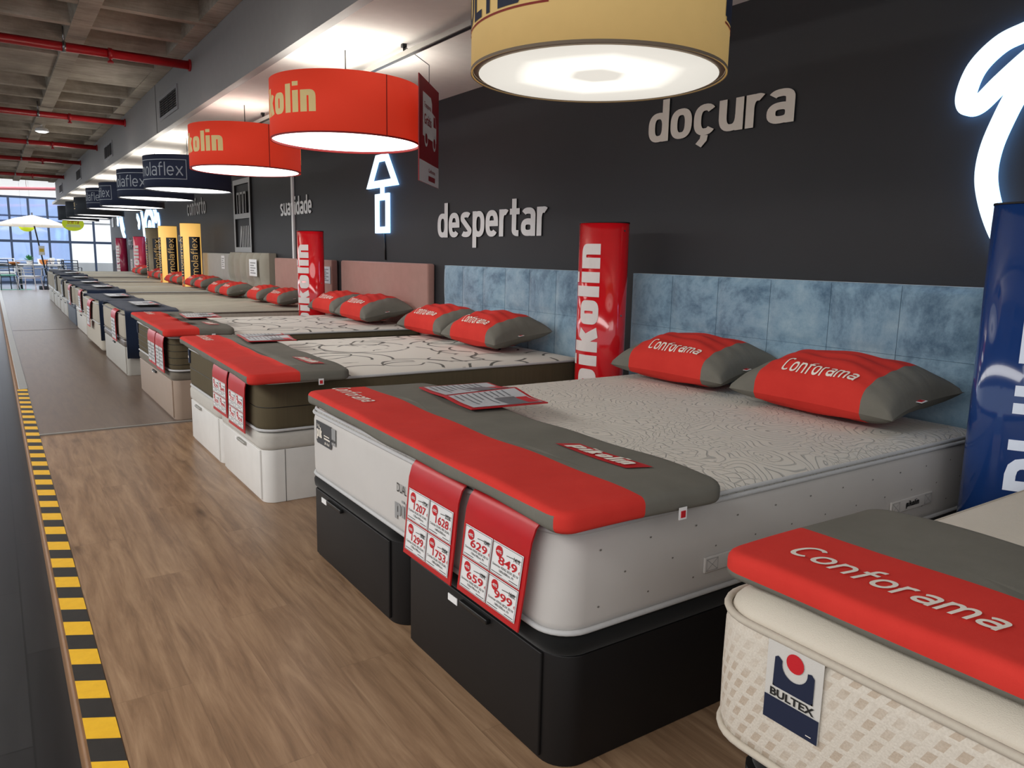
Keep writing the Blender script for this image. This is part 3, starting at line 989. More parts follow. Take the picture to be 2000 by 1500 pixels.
def smooth(pts, n=8, closed=False):
    P = [Vector(p) for p in pts]
    out = []
    N_ = len(P)
    rng = range(N_ if closed else N_ - 1)
    for i in rng:
        p0 = P[(i - 1) % N_] if (closed or i > 0) else P[0]
        p1, p2 = P[i], P[(i + 1) % N_]
        p3 = P[(i + 2) % N_] if (closed or i < N_ - 2) else P[-1]
        for k in range(n):
            t = k / n
            out.append(0.5 * ((2 * p1) + (p2 - p0) * t + (2 * p0 - 5 * p1 + 4 * p2 - p3) * t * t + (3 * p1 - p0 - 3 * p2 + p3) * t ** 3))
    if not closed: out.append(P[-1])
    return [tuple(p) for p in out]

NE = [M['neon'], M['neon_edge']]
# large glowing shape near the blue panel: a loop and a long curved leg
t = thing('glowing_wall_shape', 'large white glowing looped shape on the wall above the blue panel', 'light sign', (XW, 1.3, 1.7))
loop = smooth([(1.12, 2.02), (1.22, 2.035), (1.329, 2.011), (1.408, 1.985), (1.478, 1.92), (1.507, 1.836), (1.497, 1.787), (1.458, 1.787), (1.392, 1.849), (1.317, 1.913), (1.22, 1.985)], 8)
stroke_shape([(loop, False)], 0.060, 0.035, 0.0, NE, t, 'loop')
leg = smooth([(1.27, 1.93), (1.296, 1.88), (1.326, 1.824), (1.362, 1.74), (1.396, 1.633), (1.404, 1.535), (1.384, 1.443), (1.341, 1.341), (1.289, 1.259)], 8)
stroke_shape([(leg, False)], 0.066, 0.034, 0.0, NE, t, 'leg')
# table-lamp outline
t = thing('lamp_outline_sign', 'white glowing outline of a table lamp on the charcoal wall left of despertar', 'light sign', (XW, 6.65, 1.4))
sh = [(6.76, 2.075), (6.56, 2.075), (6.385, 1.845), (6.93, 1.845)]
stroke_shape([(sh, True)], 0.062, 0.022, 0.0, NE, t, 'shade_outline')
stroke_shape([([(6.655, 1.83), (6.655, 1.75)], False)], 0.05, 0.021, 0.0, NE, t, 'neck')
stroke_shape([([(6.77, 1.725), (6.54, 1.725), (6.54, 1.425), (6.77, 1.425)], True)], 0.058, 0.022, 0.0, NE, t, 'base_outline')
mb = MB(); mb.tube([(XW - 0.008, 6.62, 1.39), (XW - 0.008, 6.60, 1.15)], 0.008, 6); mb.build('cable', M['dark'], t)
# bookshelf outline
GI = [M['greyicon'], M['letter_edge']]
t = thing('bookshelf_outline_sign', 'matt grey outline of a bookcase on the charcoal wall above the tufted beige headboard', 'wall sign', (XW, 11.38, 1.2))
stroke_shape([([(11.78, 2.18), (10.97, 2.18), (10.97, 1.225), (11.78, 1.225)], True)], 0.07, 0.03, 0.0, GI, t, 'frame')
stroke_shape([([(11.76, 1.70), (10.99, 1.70)], False)], 0.07, 0.029, 0.0, GI, t, 'shelf')
for i in range(6):
    a = 11.50 - i * 0.085
    stroke_shape([([(a - (0.0 if i else -0.02), 1.26), (a - (0.0 if i else -0.0) - (0.06 if i == 0 else 0), 1.56)], False)], 0.045, 0.028, 0.0, GI, t, 'book_outline')
for i in range(3):
    a = 11.62 - i * 0.17
    stroke_shape([([(a, 1.74), (a, 2.02), (a - 0.11, 2.02), (a - 0.11, 1.74)], False)], 0.03, 0.028, 0.0, GI, t, 'book_outline')
# far glowing shapes
t = thing('glowing_plant_sign', 'far white glowing curly outline above the unlit gold panel', 'light sign', (XW, 19.2, 1.5))
for nm, p, w in (('post', [(20.25, 2.2), (20.15, 2.1), (19.95, 1.75), (19.85, 1.4)], 0.12), ('arch', [(19.6, 1.45), (19.65, 1.85), (19.25, 2.05), (18.75, 1.95), (18.6, 1.65)], 0.15),
                 ('inner_leaf', [(19.3, 1.65), (19.1, 1.8), (18.95, 1.68)], 0.1), ('leaf', [(20.8, 2.0), (20.55, 1.85), (20.65, 1.72)], 0.12),
                 ('leaf', [(18.55, 2.16), (18.3, 1.98), (18.35, 1.8)], 0.16), ('leaf', [(18.05, 1.95), (17.95, 1.78), (18.0, 1.65)], 0.12)):
    stroke_shape([(smooth(p, 5), False)], w, 0.03, 0.0, NE, t, nm)
t = thing('glowing_curve_sign', 'farthest white glowing curved outline at the end of the charcoal wall', 'light sign', (XW, 23.6, 1.5))
for nm, p, w in (('curve', [(23.75, 2.2), (23.7, 1.95), (23.45, 1.7), (23.0, 1.48)], 0.16), ('curve', [(24.3, 2.18), (24.2, 2.0), (24.25, 1.85)], 0.12), ('curve', [(23.4, 2.18), (23.35, 1.95), (23.1, 1.7)], 0.08)):
    stroke_shape([(smooth(p, 5), False)], w, 0.03, 0.0, NE, t, nm)
# conduit and light switch
mb = MB(); mb.rbox(XW - 0.03, XW, 9.15, 9.2, 1.0, ZC, 0.006, 0.004)
mb.build('wall_conduit', M['white'], label='thin white vertical conduit on the charcoal wall over the word suavidade', cat='conduit', origin=(XW, 9.17, 1.0))
t = thing('wall_plate', 'small white plate on the far end of the charcoal wall', 'plate', (XW, 25.2, 1.9))
mb = MB(); mb.rbox(XW - 0.02, XW, 25.1, 25.45, 1.82, 2.08, 0.004, 0.004); mb.build('plate', M['white'], t)
mb = MB(); mb.rbox(XW - 0.026, XW - 0.02, 25.2, 25.35, 1.9, 2.0, 0.003, 0.002); mb.build('switch', M['card'], t)

# ------------------------------------------------------------------ drum lamps
def drum_lamp(x, y, z0, shade, rim, diff, deco, label, group='drum lamps over the row of beds', R=0.45, H=0.34, askew=0.0):
    t = thing('drum_lamp', label, 'lamp', (x, y, z0), group=group)
    n = 72
    ring = lambda r, z: [(x + r * math.cos(2 * PI * i / n), y + r * math.sin(2 * PI * i / n), z) for i in range(n)]
    mb = MB(); mb.rings([ring(R - 0.006, z0 + H), ring(R, z0 + H), ring(R, z0), ring(R - 0.006, z0)], 0, True, False, False)
    mb.build('lamp_shade', M[shade], t)
    mb = MB(); mb.rings([ring(R - 0.006, z0), ring(R - 0.006, z0 + H)], 0, True, False, False)
    mb.build('lining', M['white'], t)
    mb = MB(); mb.rings([ring(R - 0.007, z0 + 0.0), ring(R - 0.007, z0 + 0.022)], 0, True, False, False)
    mb.rings([ring(R + 0.0015, z0 - 0.002), ring(R + 0.0015, z0 + 0.008)], 0, True, False, False)
    mb.build('rim', M[rim], t)
    d = MB()
    rr = [R - 0.008] if diff != 'diff_ring' else [R - 0.008]
    if askew:      # offset panel over a rim-coloured disc, leaving a crescent towards the camera
        k = math.hypot(x, y)
        ox, oy = x / k * askew, y / k * askew
        r2 = R - 0.008 - askew * 0.65
        d.face([d.vert((x + ox + r2 * math.cos(2 * PI * i / n), y + oy + r2 * math.sin(2 * PI * i / n), z0 + 0.004)) for i in range(n)][::-1])
        bz = MB(); bz.face([bz.vert(p) for p in ring(R - 0.008, z0 + 0.008)][::-1]); bz.build('crescent_disc', M[rim], t)
    else:
        d.face([d.vert(p) for p in ring(rr[0], z0 + 0.012)][::-1])
    d.build('diffuser', M[diff], t)
    mb = MB()
    for k in range(3):
        a = k * 2 * PI / 3 + 0.4
        mb.tube([(x + (R - 0.01) * math.cos(a), y + (R - 0.01) * math.sin(a), z0 + H - 0.03), (x, y, z0 + H - 0.02)], 0.004, 6)
    mb.tube([(x, y, z0 + H - 0.025), (x, y, ZC - 0.0015)], 0.004, 6)
    mb.build('hanging_cable', M['cable'], t)
    if deco:
        deco(t, lambda a0: (lambda u, v: (x + (R + 0.002) * math.cos(math.radians(a0) + u / R), y + (R + 0.002) * math.sin(math.radians(a0) + u / R), z0 + v)))
    L = bpy.data.lights.new('lamp_bulb_light', 'POINT'); L.energy = 9; L.color = (1, 0.93, 0.82); L.shadow_soft_size = 0.12
    lo = bpy.data.objects.new('lamp_bulb_light', L); COL.objects.link(lo); lo.parent = t; lo.location = (0, 0, 0.2)
    return t


def deco_beige(t, surf):
    for a in (-245.6, -65.6):
        f = surf(a)
        mb = MB()
        put_rect(mb, f, 0.0, 0.752, 0.122, 0.129, 0, 24)
        mb.build('underline', M['brown_line'], t)
        mb = MB()
        put_font(mb, f, 'BULTEX', 0.17, 0.140, 0.13, 0, bold=0.035, width=0.57, lim=0.03)
        mb.build('printed_logo', M['navy_ink'], t)
        mb = MB()
        put_rect(mb, f, 0.0, 0.13, 0.145, 0.30, 0, 6); put_rect(mb, f, 0.015, 0.115, 0.135, 0.145, 0, 4)
        mb.build('emblem', M['navy_ink'], t)


def deco_pikolin(a_end):
    def deco(t, surf):
        mb = MB()
        w = 0.60
        f = surf(a_end - math.degrees(w / 0.45))
        put_strokes(mb, f, 'pikolin', 0, 0.112, 0.118, 0, width=w, **PIK)
        mb.build('lettering', M['cream_print'], t)
        f = surf(a_end - math.degrees(w / 0.45) + 180)
        mb = MB(); put_strokes(mb, f, 'pikolin', 0, 0.112, 0.118, 0, width=w, **PIK)
        mb.build('lettering', M['cream_print'], t)
        mb = MB(); f = surf(-81.8); put_rect(mb, f, -0.003, 0.003, 0.0, 0.34); mb.build('seam', M['red_rim'], t)
    return deco


def deco_mola(a_end):
    def deco(t, surf):
        for a in (a_end, a_end + 170):
            f = surf(a - math.degrees(0.68 / 0.45))
            mb = MB(); put_frame(mb, f, 0, 0.68, 0.085, 0.29, 0.007, 0, 20); mb.build('border', M['silver_print'], t)
            mb = MB(); put_strokes(mb, f, 'molaflex', 0.035, 0.122, 0.098, 0, width=0.61, **MOLA); mb.build('lettering', M['silver_print'], t)
    return deco


def deco_te(t, surf):
    f = surf(178)
    mb = MB(); put_font(mb, f, 'TE', 0.0, 0.16, 0.075, 0, bold=0.03); mb.build('printed_logo', M['cream_print'], t)
    mb = MB(); mb.poly([f(-0.02, 0.30), f(-0.005, 0.30), f(0.2, 0.2), f(0.19, 0.19)]); put_rect(mb, f, 0, 0.12, 0.11, 0.125, 0, 4); mb.build('emblem', M['cream_print'], t)

for x, y, z, sh, rim, df, dc, lb in (
    (1.846, 2.204, 1.842, 'shade_beige', 'shade_rim', 'diff_ring', deco_beige, 'beige drum lamp with dark blue lettering and a thin red line, over the white mattress'),
    (1.881, 4.624, 1.870, 'shade_red', 'red_rim', 'diff', deco_pikolin(-133.5), 'red drum lamp beside the hanging burgundy sign board'),
    (1.875, 6.839, 1.876, 'shade_red', 'red_rim', 'diff', deco_pikolin(-127.5), 'red drum lamp next to the navy drum lamps'),
    (1.887, 9.207, 1.850, 'shade_navy', 'navy_rim', 'diff', deco_mola(-103), 'navy drum lamp directly behind the second red drum lamp'),
    (1.846, 10.932, 1.841, 'shade_navy', 'navy_rim', 'diff', deco_mola(-110), 'second navy drum lamp counted from the red ones'),
    (1.890, 13.256, 1.836, 'shade_navy', 'navy_rim', 'diff', deco_mola(-135.5), 'third navy drum lamp counted from the red ones'),
    (1.895, 15.182, 1.875, 'shade_navy', 'navy_rim', 'diff', deco_mola(-113), 'fourth navy drum lamp, just before the dark grey drum lamps'),
    (1.93, 17.9, 1.86, 'shade_dark', 'navy_rim', 'diff', deco_te, 'dark grey drum lamp with small cream letters'),
    (1.93, 19.9, 1.87, 'shade_dark', 'navy_rim', 'diff', None, 'plain dark grey drum lamp behind the one with cream letters'),
    (1.93, 22.3, 1.88, 'shade_dark', 'navy_rim', 'diff', None, 'last dark grey drum lamp, next to the lime oval sign')):
    drum_lamp(x, y, z, sh, rim, df, dc, lb, askew=0.024 if sh == 'shade_beige' else 0.018 if y == 6.839 else 0.0)

# hanging burgundy sign board
P0, P1 = Vector((2.12, 4.12, 0)), Vector((2.475, 4.535, 0))
du = (P1 - P0).normalized(); dn = Vector((du.y, -du.x, 0))
Wd = (P1 - P0).length
f = lambda u, v, d=0.004: tuple(P0 + du * u + dn * d + Vector((0, 0, 1.635 + v)))
t = thing('hanging_sign', 'burgundy board with a white van picture hanging beside the red drum lamp', 'sign', (2.3, 4.33, 1.635))
mb = MB()
mb.rings([[f(u, v, d) for u, v in ((0, 0), (Wd, 0), (Wd, 0.6), (0, 0.6))] for d in (-0.003, 0.003)], 0, False)
mb.build('board', M['sign_red'], t)
mb = MB(); put_rect(mb, f, 0.0, Wd, 0.0, 0.125); mb.build('white_strip', M['card'], t)
mb = MB()
f2 = lambda u, v: f(u, v, 0.0055)
mb.poly([f(*p) for p in ((0.09, 0.27), (0.34, 0.27), (0.34, 0.49), (0.31, 0.52), (0.09, 0.52))])
mb.poly([f(*p) for p in ((0.34, 0.27), (0.47, 0.27), (0.47, 0.36), (0.43, 0.43), (0.34, 0.44))])
for cxx in (0.18, 0.41): put_disc(mb, f, cxx, 0.262, 0.047)
mb.build('van_picture', M['card'], t)
mb = MB()
for cxx in (0.18, 0.41):
    put_disc(mb, f2, cxx, 0.262, 0.03)
mb.poly([f2(*p) for p in ((0.38, 0.36), (0.455, 0.36), (0.42, 0.42), (0.38, 0.42))])
put_font(mb, f2, 'Transporte', 0.12, 0.44, 0.03, 0, 0.01, width=0.19)
put_font(mb, f2, 'Grátis', 0.12, 0.345, 0.06, 0, 0.02, width=0.20)
put_font(mb, f2, 'Conforama', 0.24, 0.07, 0.025, 0, 0.01, width=0.19)
put_rect(mb, f2, 0.24, 0.43, 0.02, 0.05)
mb.build('print', M['sign_red'], t)
mb = MB(); c = f(Wd / 2, 0.585, 0); mb.tube([c, (c[0], c[1], 2.34), (2.12, c[1] - 0.05, 2.40)], 0.0025, 6); mb.build('wire', M['cable'], t)

# ------------------------------------------------------------------ sign columns between the beds
def column(cx, cy, a, b_, rot, h, mat, label, group, deco=None, name='sign_column'):
    """elliptical upright panel; local broad face turned to world angle rot (degrees from -Y towards -X)"""
    t = thing(name, label, 'column', (cx, cy, 0), group=group)
    n = 56
    th = math.radians(rot)
    ex = Vector((math.cos(th), -math.sin(th), 0))       # to the viewer's right on the broad face
    en = Vector((-math.sin(th), -math.cos(th), 0))      # outward normal of the broad face
    C0 = Vector((cx, cy, 0))
    P = lambda ang, z, d=0.0: tuple(C0 + ex * ((a + d) * math.sin(ang)) + en * ((b_ + d) * math.cos(ang)) + Vector((0, 0, z)))
    ring = lambda z, d=0.0: [P(-2 * PI * i / n, z, d) for i in range(n)][::-1]
    mb = MB(); mb.rings([ring(0.03), ring(h)], 0, True); mb.build('panel', M[mat], t)
    mb = MB(); mb.rings([ring(0.0, 0.008), ring(0.03, 0.008)], 0, True); mb.build('base', M['dark'], t)
    mb = MB(); mb.rings([ring(h - 0.002, 0.0015), ring(h + 0.004, 0.0015)], 0, True); mb.build('top_edge', M['dark'], t)
    # arc length table for mapping flat print on to the curve
    K = 400
    ang = [-PI / 2 * 1.5 + PI * 1.5 * i / K for i in range(K + 1)]
    s = [0.0]
    for i in range(K):
        p, q = Vector(P(ang[i], 0)), Vector(P(ang[i + 1], 0)); s.append(s[-1] + (q - p).length)
    mid = s[K // 2]
    s = [v - mid for v in s]
    def inv(u):
        u = max(s[0], min(s[-1], u))
        lo, hi = 0, K
        while hi - lo > 1:
            m_ = (lo + hi) // 2
            if s[m_] <= u: lo = m_
            else: hi = m_
        k = (u - s[lo]) / (s[hi] - s[lo] + 1e-9)
        return ang[lo] + (ang[hi] - ang[lo]) * k
    f = lambda d: (lambda u, v: P(inv(u), v, d))
    if deco: deco(t, f)
    return t


def rotated(f, u0, v0):
    """text that reads upwards: text x -> up, text y -> left"""
    return lambda x, y: f(u0 - y, v0 + x)


def deco_pik(mat='panel_white', u0=0.05, v0=0.47, w=0.81, h=0.125, rivets=True):
    def d(t, f):
        mb = MB(); put_strokes(mb, rotated(f(0.002), u0, v0), 'pikolin', 0, 0, h, 0, width=w, **PIK)
        mb.build('lettering', M[mat], t)
        if rivets:
            for z in (0.42, 0.9, 1.35):
                r = MB(); put_disc(r, f(0.003), 0.175, z, 0.005); r.build('rivet', M['steel'], t)
    return d


def deco_bultex(t, f):
    mb = MB(); put_font(mb, rotated(f(0.003), 0.085, 0.50), 'BULTEX', 0, 0, 0.165, 0, bold=0.03, width=0.85, lim=0.03)
    mb.build('lettering', M['blue_print'], t)
    mb = MB(); put_rect(mb, f(0.002), -0.10, -0.092, 1.27, 1.29); mb.build('sticker', M['logo_white'], t)


def deco_gold(t, f):
    # black bands either side of the gold T, each with rotated lettering and an orange square at the foot
    for u0, u1, nm in ((0.02, 0.195, 'side_band'), (-0.185, -0.09, 'side_band')):
        mb = MB(); put_rect(mb, f(0.002), u0, u1, 0.03, 1.42, 0, 10); b_ = mb.build(nm, M['band'], t)
        mb = MB(); put_strokes(mb, rotated(f(0.004), (u0 + u1) / 2 + 0.035, 0.80), 'molaflex', 0, 0, 0.072, 0, width=0.60, **MOLA); mb.build('lettering', M['gold_txt'], b_)
        mb = MB(); put_rect(mb, f(0.0035), u0 + 0.004, u1 - 0.004, 0.57, 0.775, 0, 8); e = mb.build('emblem', M['orange'], b_)
        g = MB(); q = rotated(f(0.005), (u0 + u1) / 2, 0.61)
        for pl, _l in (ribbon(arc(0.06, 0.012, 0.03, 0.03, -20, 290), 0.012, False, True), ribbon([(0.0, -0.035), (0.12, -0.035)], 0.010, False, True)):
            for p in pl: g.poly([q(v.x, v.y) for v in p])
        g.build('emblem_print', M['gold_txt'], b_)

G1, G2, G3 = 'red lettered columns between beds', 'gold and black lettered columns', None
column(2.78, 3.21, 0.15, 0.10, 76, 1.392, 'red_gloss', 'glossy red column with white lettering between the two blue headboards', G1, deco_pik())
column(2.69, 7.60, 0.15, 0.10, 58, 1.415, 'red_gloss', 'glossy red column with white lettering in front of a pink headboard', G1, deco_pik())
column(2.70, 1.04, 0.16, 0.11, 48, 1.392, 'blue_gloss', 'glossy blue column with pale lettering beside the white mattress', None, deco_bultex)
column(2.76, 13.50, 0.165, 0.11, 36, 1.635, 'gold_lit', 'glowing gold and black column next to the pale grey headboard', G2, deco_gold)
column(2.71, 15.17, 0.165, 0.11, 36, 1.625, 'gold_lit', 'glowing gold and black column in front of a half hidden raised word', G2, deco_gold)
column(2.78, 17.05, 0.16, 0.11, 34, 1.63, 'gold_off', 'unlit dull gold and black column under the curly glowing sign', G2, deco_gold)
column(2.81, 19.1, 0.14, 0.10, 50, 1.48, 'pink_gloss', 'pinkish red column by a far grey headboard', 'far red columns', deco_pik(rivets=False))
column(2.84, 22.2, 0.16, 0.11, 60, 1.475, 'crimson_gloss', 'dark crimson column at the far end of the charcoal wall', 'far red columns', deco_pik(rivets=False))

# ------------------------------------------------------------------ headboards
def headboard(Y0, Y1, h, mat, label, X=2.97, T=0.06, tuft=None, z0=0.0, depth=0.020, group='upholstered headboards along the charcoal wall'):
    t = thing('headboard', label, 'headboard', (X, (Y0 + Y1) / 2, 0), group=group)
    mb = MB()
    if not tuft:
        # soft rounded slab standing upright
        mb.slab(Y0, Y1, z0, h, 0.025, edge_prof(0, T, 0.014), m=0)
        mb.xform(lambda p: (X + T - p[2], p[0], p[1]))
        for i, fc in enumerate(mb.f): mb.f[i] = fc[::-1]
        mb.build('panel', M[mat], t)
    else:
        cols, rows, zs, col_only = tuft
        nu, nv = cols * 10, rows * 10
        e = 0.02
        front = []
        for j in range(nv + 1):
            row = []
            for i in range(nu + 1):
                u, v = i / nu, j / nv
                cu = (u * cols) % 1.0; cv = (v * rows) % 1.0
                pu = 1 - abs(2 * cu - 1) ** 3
                pv = 1 - abs(2 * cv - 1) ** 3
                if i in (0, nu): pu = 0
                if j in (0, nv): pv = 0
                du_ = pu * (pv * (0.6) + 0.4) if col_only else (pu * pv) ** 0.4
                edge = 0.012 if i in (0, nu) or j in (0, nv) else 0
                row.append((X - depth * du_ + edge, Y1 - (Y1 - Y0) * u, z0 + (h - z0) * v))
            front.append(row)
        mb.rings(front, 0, True, False, False, False)
        mb.box(X + 0.006, X + T, Y0, Y1, z0, h)
        mb.build('panel', M[mat], t)
        if not col_only:
            sm = MB()
            for c in range(1, cols):
                yy = Y1 - (Y1 - Y0) * c / cols
                sm.tube([(X - 0.001, yy, z0 + 0.02), (X - 0.001, yy, h - 0.004)], 0.0009, 5)
            for r in range(1, rows):
                zz = z0 + (h - z0) * r / rows
                sm.tube([(X - 0.001, Y0 + 0.01, zz), (X - 0.001, Y1 - 0.01, zz)], 0.0006, 5)
            sm.build('seams', fabric('seam_' + mat, srgb(74, 100, 122)), t)
    if X + T < XW - 0.002:
        mb = MB()
        for yy in (Y0 + 0.3, Y1 - 0.3): mb.box(X + T, XW - 0.0015, yy - 0.03, yy + 0.03, 0.4, 0.5)
        mb.build('wall_bracket', M['dark'], t)
    return t

headboard(1.33, 3.19, 1.125, 'blue_velvet', 'blue grey velvet headboard between the red and the blue column', tuft=(6, 4, 0, False), X=2.985, T=0.07)
headboard(3.60, 5.36, 1.125, 'blue_velvet', 'blue grey velvet headboard beside the pink headboard', tuft=(6, 4, 0, False), X=2.985, T=0.07)
headboard(5.64, 7.54, 1.132, 'pink_fab', 'plain pink headboard beyond the blue headboards', X=2.985, T=0.07)
headboard(7.80, 9.77, 1.13, 'pink_fab', 'pink headboard half hidden by a red column and carrying a price sheet', X=2.985, T=0.07)
headboard(9.90, 11.80, 1.185, 'beige_fab', 'deep tufted beige headboard under the bookcase outline', tuft=(6, 3, 0, True), depth=0.06, X=2.95, T=0.1)
headboard(11.84, 13.75, 1.165, 'pale_fab', 'pale grey headboard between the tufted one and the gold column', X=2.985, T=0.07)
headboard(17.2, 18.7, 1.15, 'mid_fab', 'grey headboard between the unlit gold and pinkish red columns', X=2.985, T=0.07)
headboard(20.0, 21.9, 1.19, 'mid_fab', 'far grey headboard beside the pinkish red column', X=2.985, T=0.07)
headboard(23.1, 25.2, 1.17, 'dark_fab', 'dark blue headboard at the far end of the wall', X=2.985, T=0.07)

def tag_on(o_name, label, y0, y1, z0, z1, X, mats=('card', 'logo_grey'), lines=5):
    t = thing(o_name, label, 'price tag', (X, (y0 + y1) / 2, z0))
    f = on_foot(X, y1, z0, 0.004); w, h = y1 - y0, z1 - z0
    mb = MB(); mb.box(X - 0.003, X, y0, y1, z0, z1); mb.build('card', M[mats[0]], t)
    mb = MB()
    for i in range(lines):
        put_rect(mb, f, w * 0.15, w * (0.85 - 0.2 * (i % 2)), h * (0.15 + 0.75 * i / lines), h * (0.15 + 0.75 * i / lines) + h * 0.07)
    mb.build('print', M[mats[1]], t)
tag_on('hanging_price_tag', 'narrow white price tag hanging on the pale grey headboard', 12.25, 12.45, 0.93, 1.13, 2.982)
tag_on('hanging_price_tag', 'white price tag hanging on the tufted beige headboard', 10.2, 10.55, 0.88, 1.10, 2.885)
tag_on('hanging_price_tag', 'tall white tag on the far grey headboard beside the dark crimson column', 21.5, 21.8, 0.66, 0.95, 2.982)
tag_on('hanging_price_sheet', 'printed price sheet on the pink headboard beside the red column', 7.82, 8.15, 0.88, 1.06, 2.98, ('paper', 'photo_grey'), 7)

# ------------------------------------------------------------------ bed parts
def mattress(X0, X1, Y0, Y1, z0, z1, side, top, label, crown=0.03, rc=0.09, pip='piping', double=False, group='display mattresses', bands=0, label_piping=None):
    t = thing('mattress', label, 'mattress', (X0, (Y0 + Y1) / 2, z0), group=group)
    b = 0.006
    mb = MB()
    prof = [(0.03, z0), (0.006, z0 + 0.008), (b * 0.2, z0 + 0.03), (0.0, (z0 + z1) / 2), (b * 0.2, z1 - 0.03), (0.006, z1 - 0.006), (0.012, z1)]
    mb.slab(X0, X1, Y0, Y1, rc, prof, nx=10, ny=8, nc=8, cap1=False)
    mb.build('border', M[side], t)
    mb = MB()
    k = 7
    prof = [(0.012, z1)] + [(0.012 + 0.10 * (1 - math.cos(PI / 2 * i / k)), z1 + crown * math.sin(PI / 2 * i / k)) for i in range(1, k + 1)]
    mb.slab(X0, X1, Y0, Y1, rc, prof, nx=10, ny=8, nc=8, cap0=False)
    mb.build('top_panel', M[top], t)
    if pip:
        for z in (z0 + 0.006, z1):
            pm = MB()
            pm.tube([(x, y, z) for x, y in rrect(X0 + 0.002, X1 - 0.002, Y0 + 0.002, Y1 - 0.002, rc, 8, 6, 6)], 0.007, 8, True)
            pm.build('piping', M[pip], t)
        if double:
            pm = MB()
            pm.tube([(x, y, z1 + 0.014) for x, y in rrect(X0 + 0.008, X1 - 0.008, Y0 + 0.008, Y1 - 0.008, rc, 8, 6, 6)], 0.006, 8, True)
            pm.build('piping', M[pip], t)
    if bands:
        sm = MB()
        for i in range(1, bands + 1):
            z = z0 + (z1 - z0) * i / (bands + 1)
            sm.tube([(x, y, z) for x, y in rrect(X0 - 0.0005, X1 + 0.0005, Y0 - 0.0005, Y1 + 0.0005, rc, 8, 3, 3)], 0.0018, 5, True)
        sm.build('quilting_seams', M['dark'], t)
    return t


def bed_base(X0, X1, Y0, Y1, h, lid, panel, lidm, label, blocks=2, rc=0.07, group='divans under the mattresses', handle='dark', door=True, seam=False):
    t = thing('storage_divan', label, 'divan', (X0, (Y0 + Y1) / 2, 0), group=group)
    gap = 0.012
    w = (Y1 - Y0 - gap * (blocks - 1)) / blocks
    for k in range(blocks):
        a = Y0 + k * (w + gap); c = a + w
        mb = MB(); mb.slab(X0 + 0.012, X1, a + 0.004, c - 0.004, rc, edge_prof(0.0, lid, 0.003), nc=8)
        bx = mb.build('body', M[panel], t)
        if door:
            mb = MB(); mb.rbox(X0 + 0.004, X0 + 0.014, a + rc * 0.95, c - rc * 0.95, 0.012, lid - 0.004, 0.004, 0.003)
            d = mb.build('front_flap', M[panel], t)
            mb = MB(); ym = (a + c) / 2 + (0.12 if k else -0.05)
            mb.rbox(X0 - 0.010, X0 + 0.006, ym - 0.07, ym + 0.07, lid - 0.026, lid - 0.012, 0.003, 0.003)
            hd = mb.build('handle', M[handle], d)
            mb = MB(); mb.box(X0 + 0.002, X0 + 0.0045, ym + 0.10, ym + 0.15, lid - 0.045, lid - 0.025)
            mb.build('sticker', M['card'], d)
        if seam and k == 0:
            mb = MB(); mb.box(X0 + 0.11, X0 + 0.112, Y0 + 0.0025, Y0 + 0.0045, 0.0, lid); mb.build('side_seam', M['dark'], bx)
    for k in range(blocks):
        a = Y0 + k * (w + gap); c = a + w
        mb = MB(); mb.slab(X0, X1, a - (0.0 if k == 0 else gap / 2), c + (0.0 if k == blocks - 1 else gap / 2), rc + 0.01,
                           [(0.012, lid - 0.002), (0.002, lid + 0.006), (0.0, lid + 0.02), (0.0, h - 0.02), (0.006, h - 0.006), (0.02, h)], nc=8)
        mb.build('padded_lid', M[lidm], t)
    return t


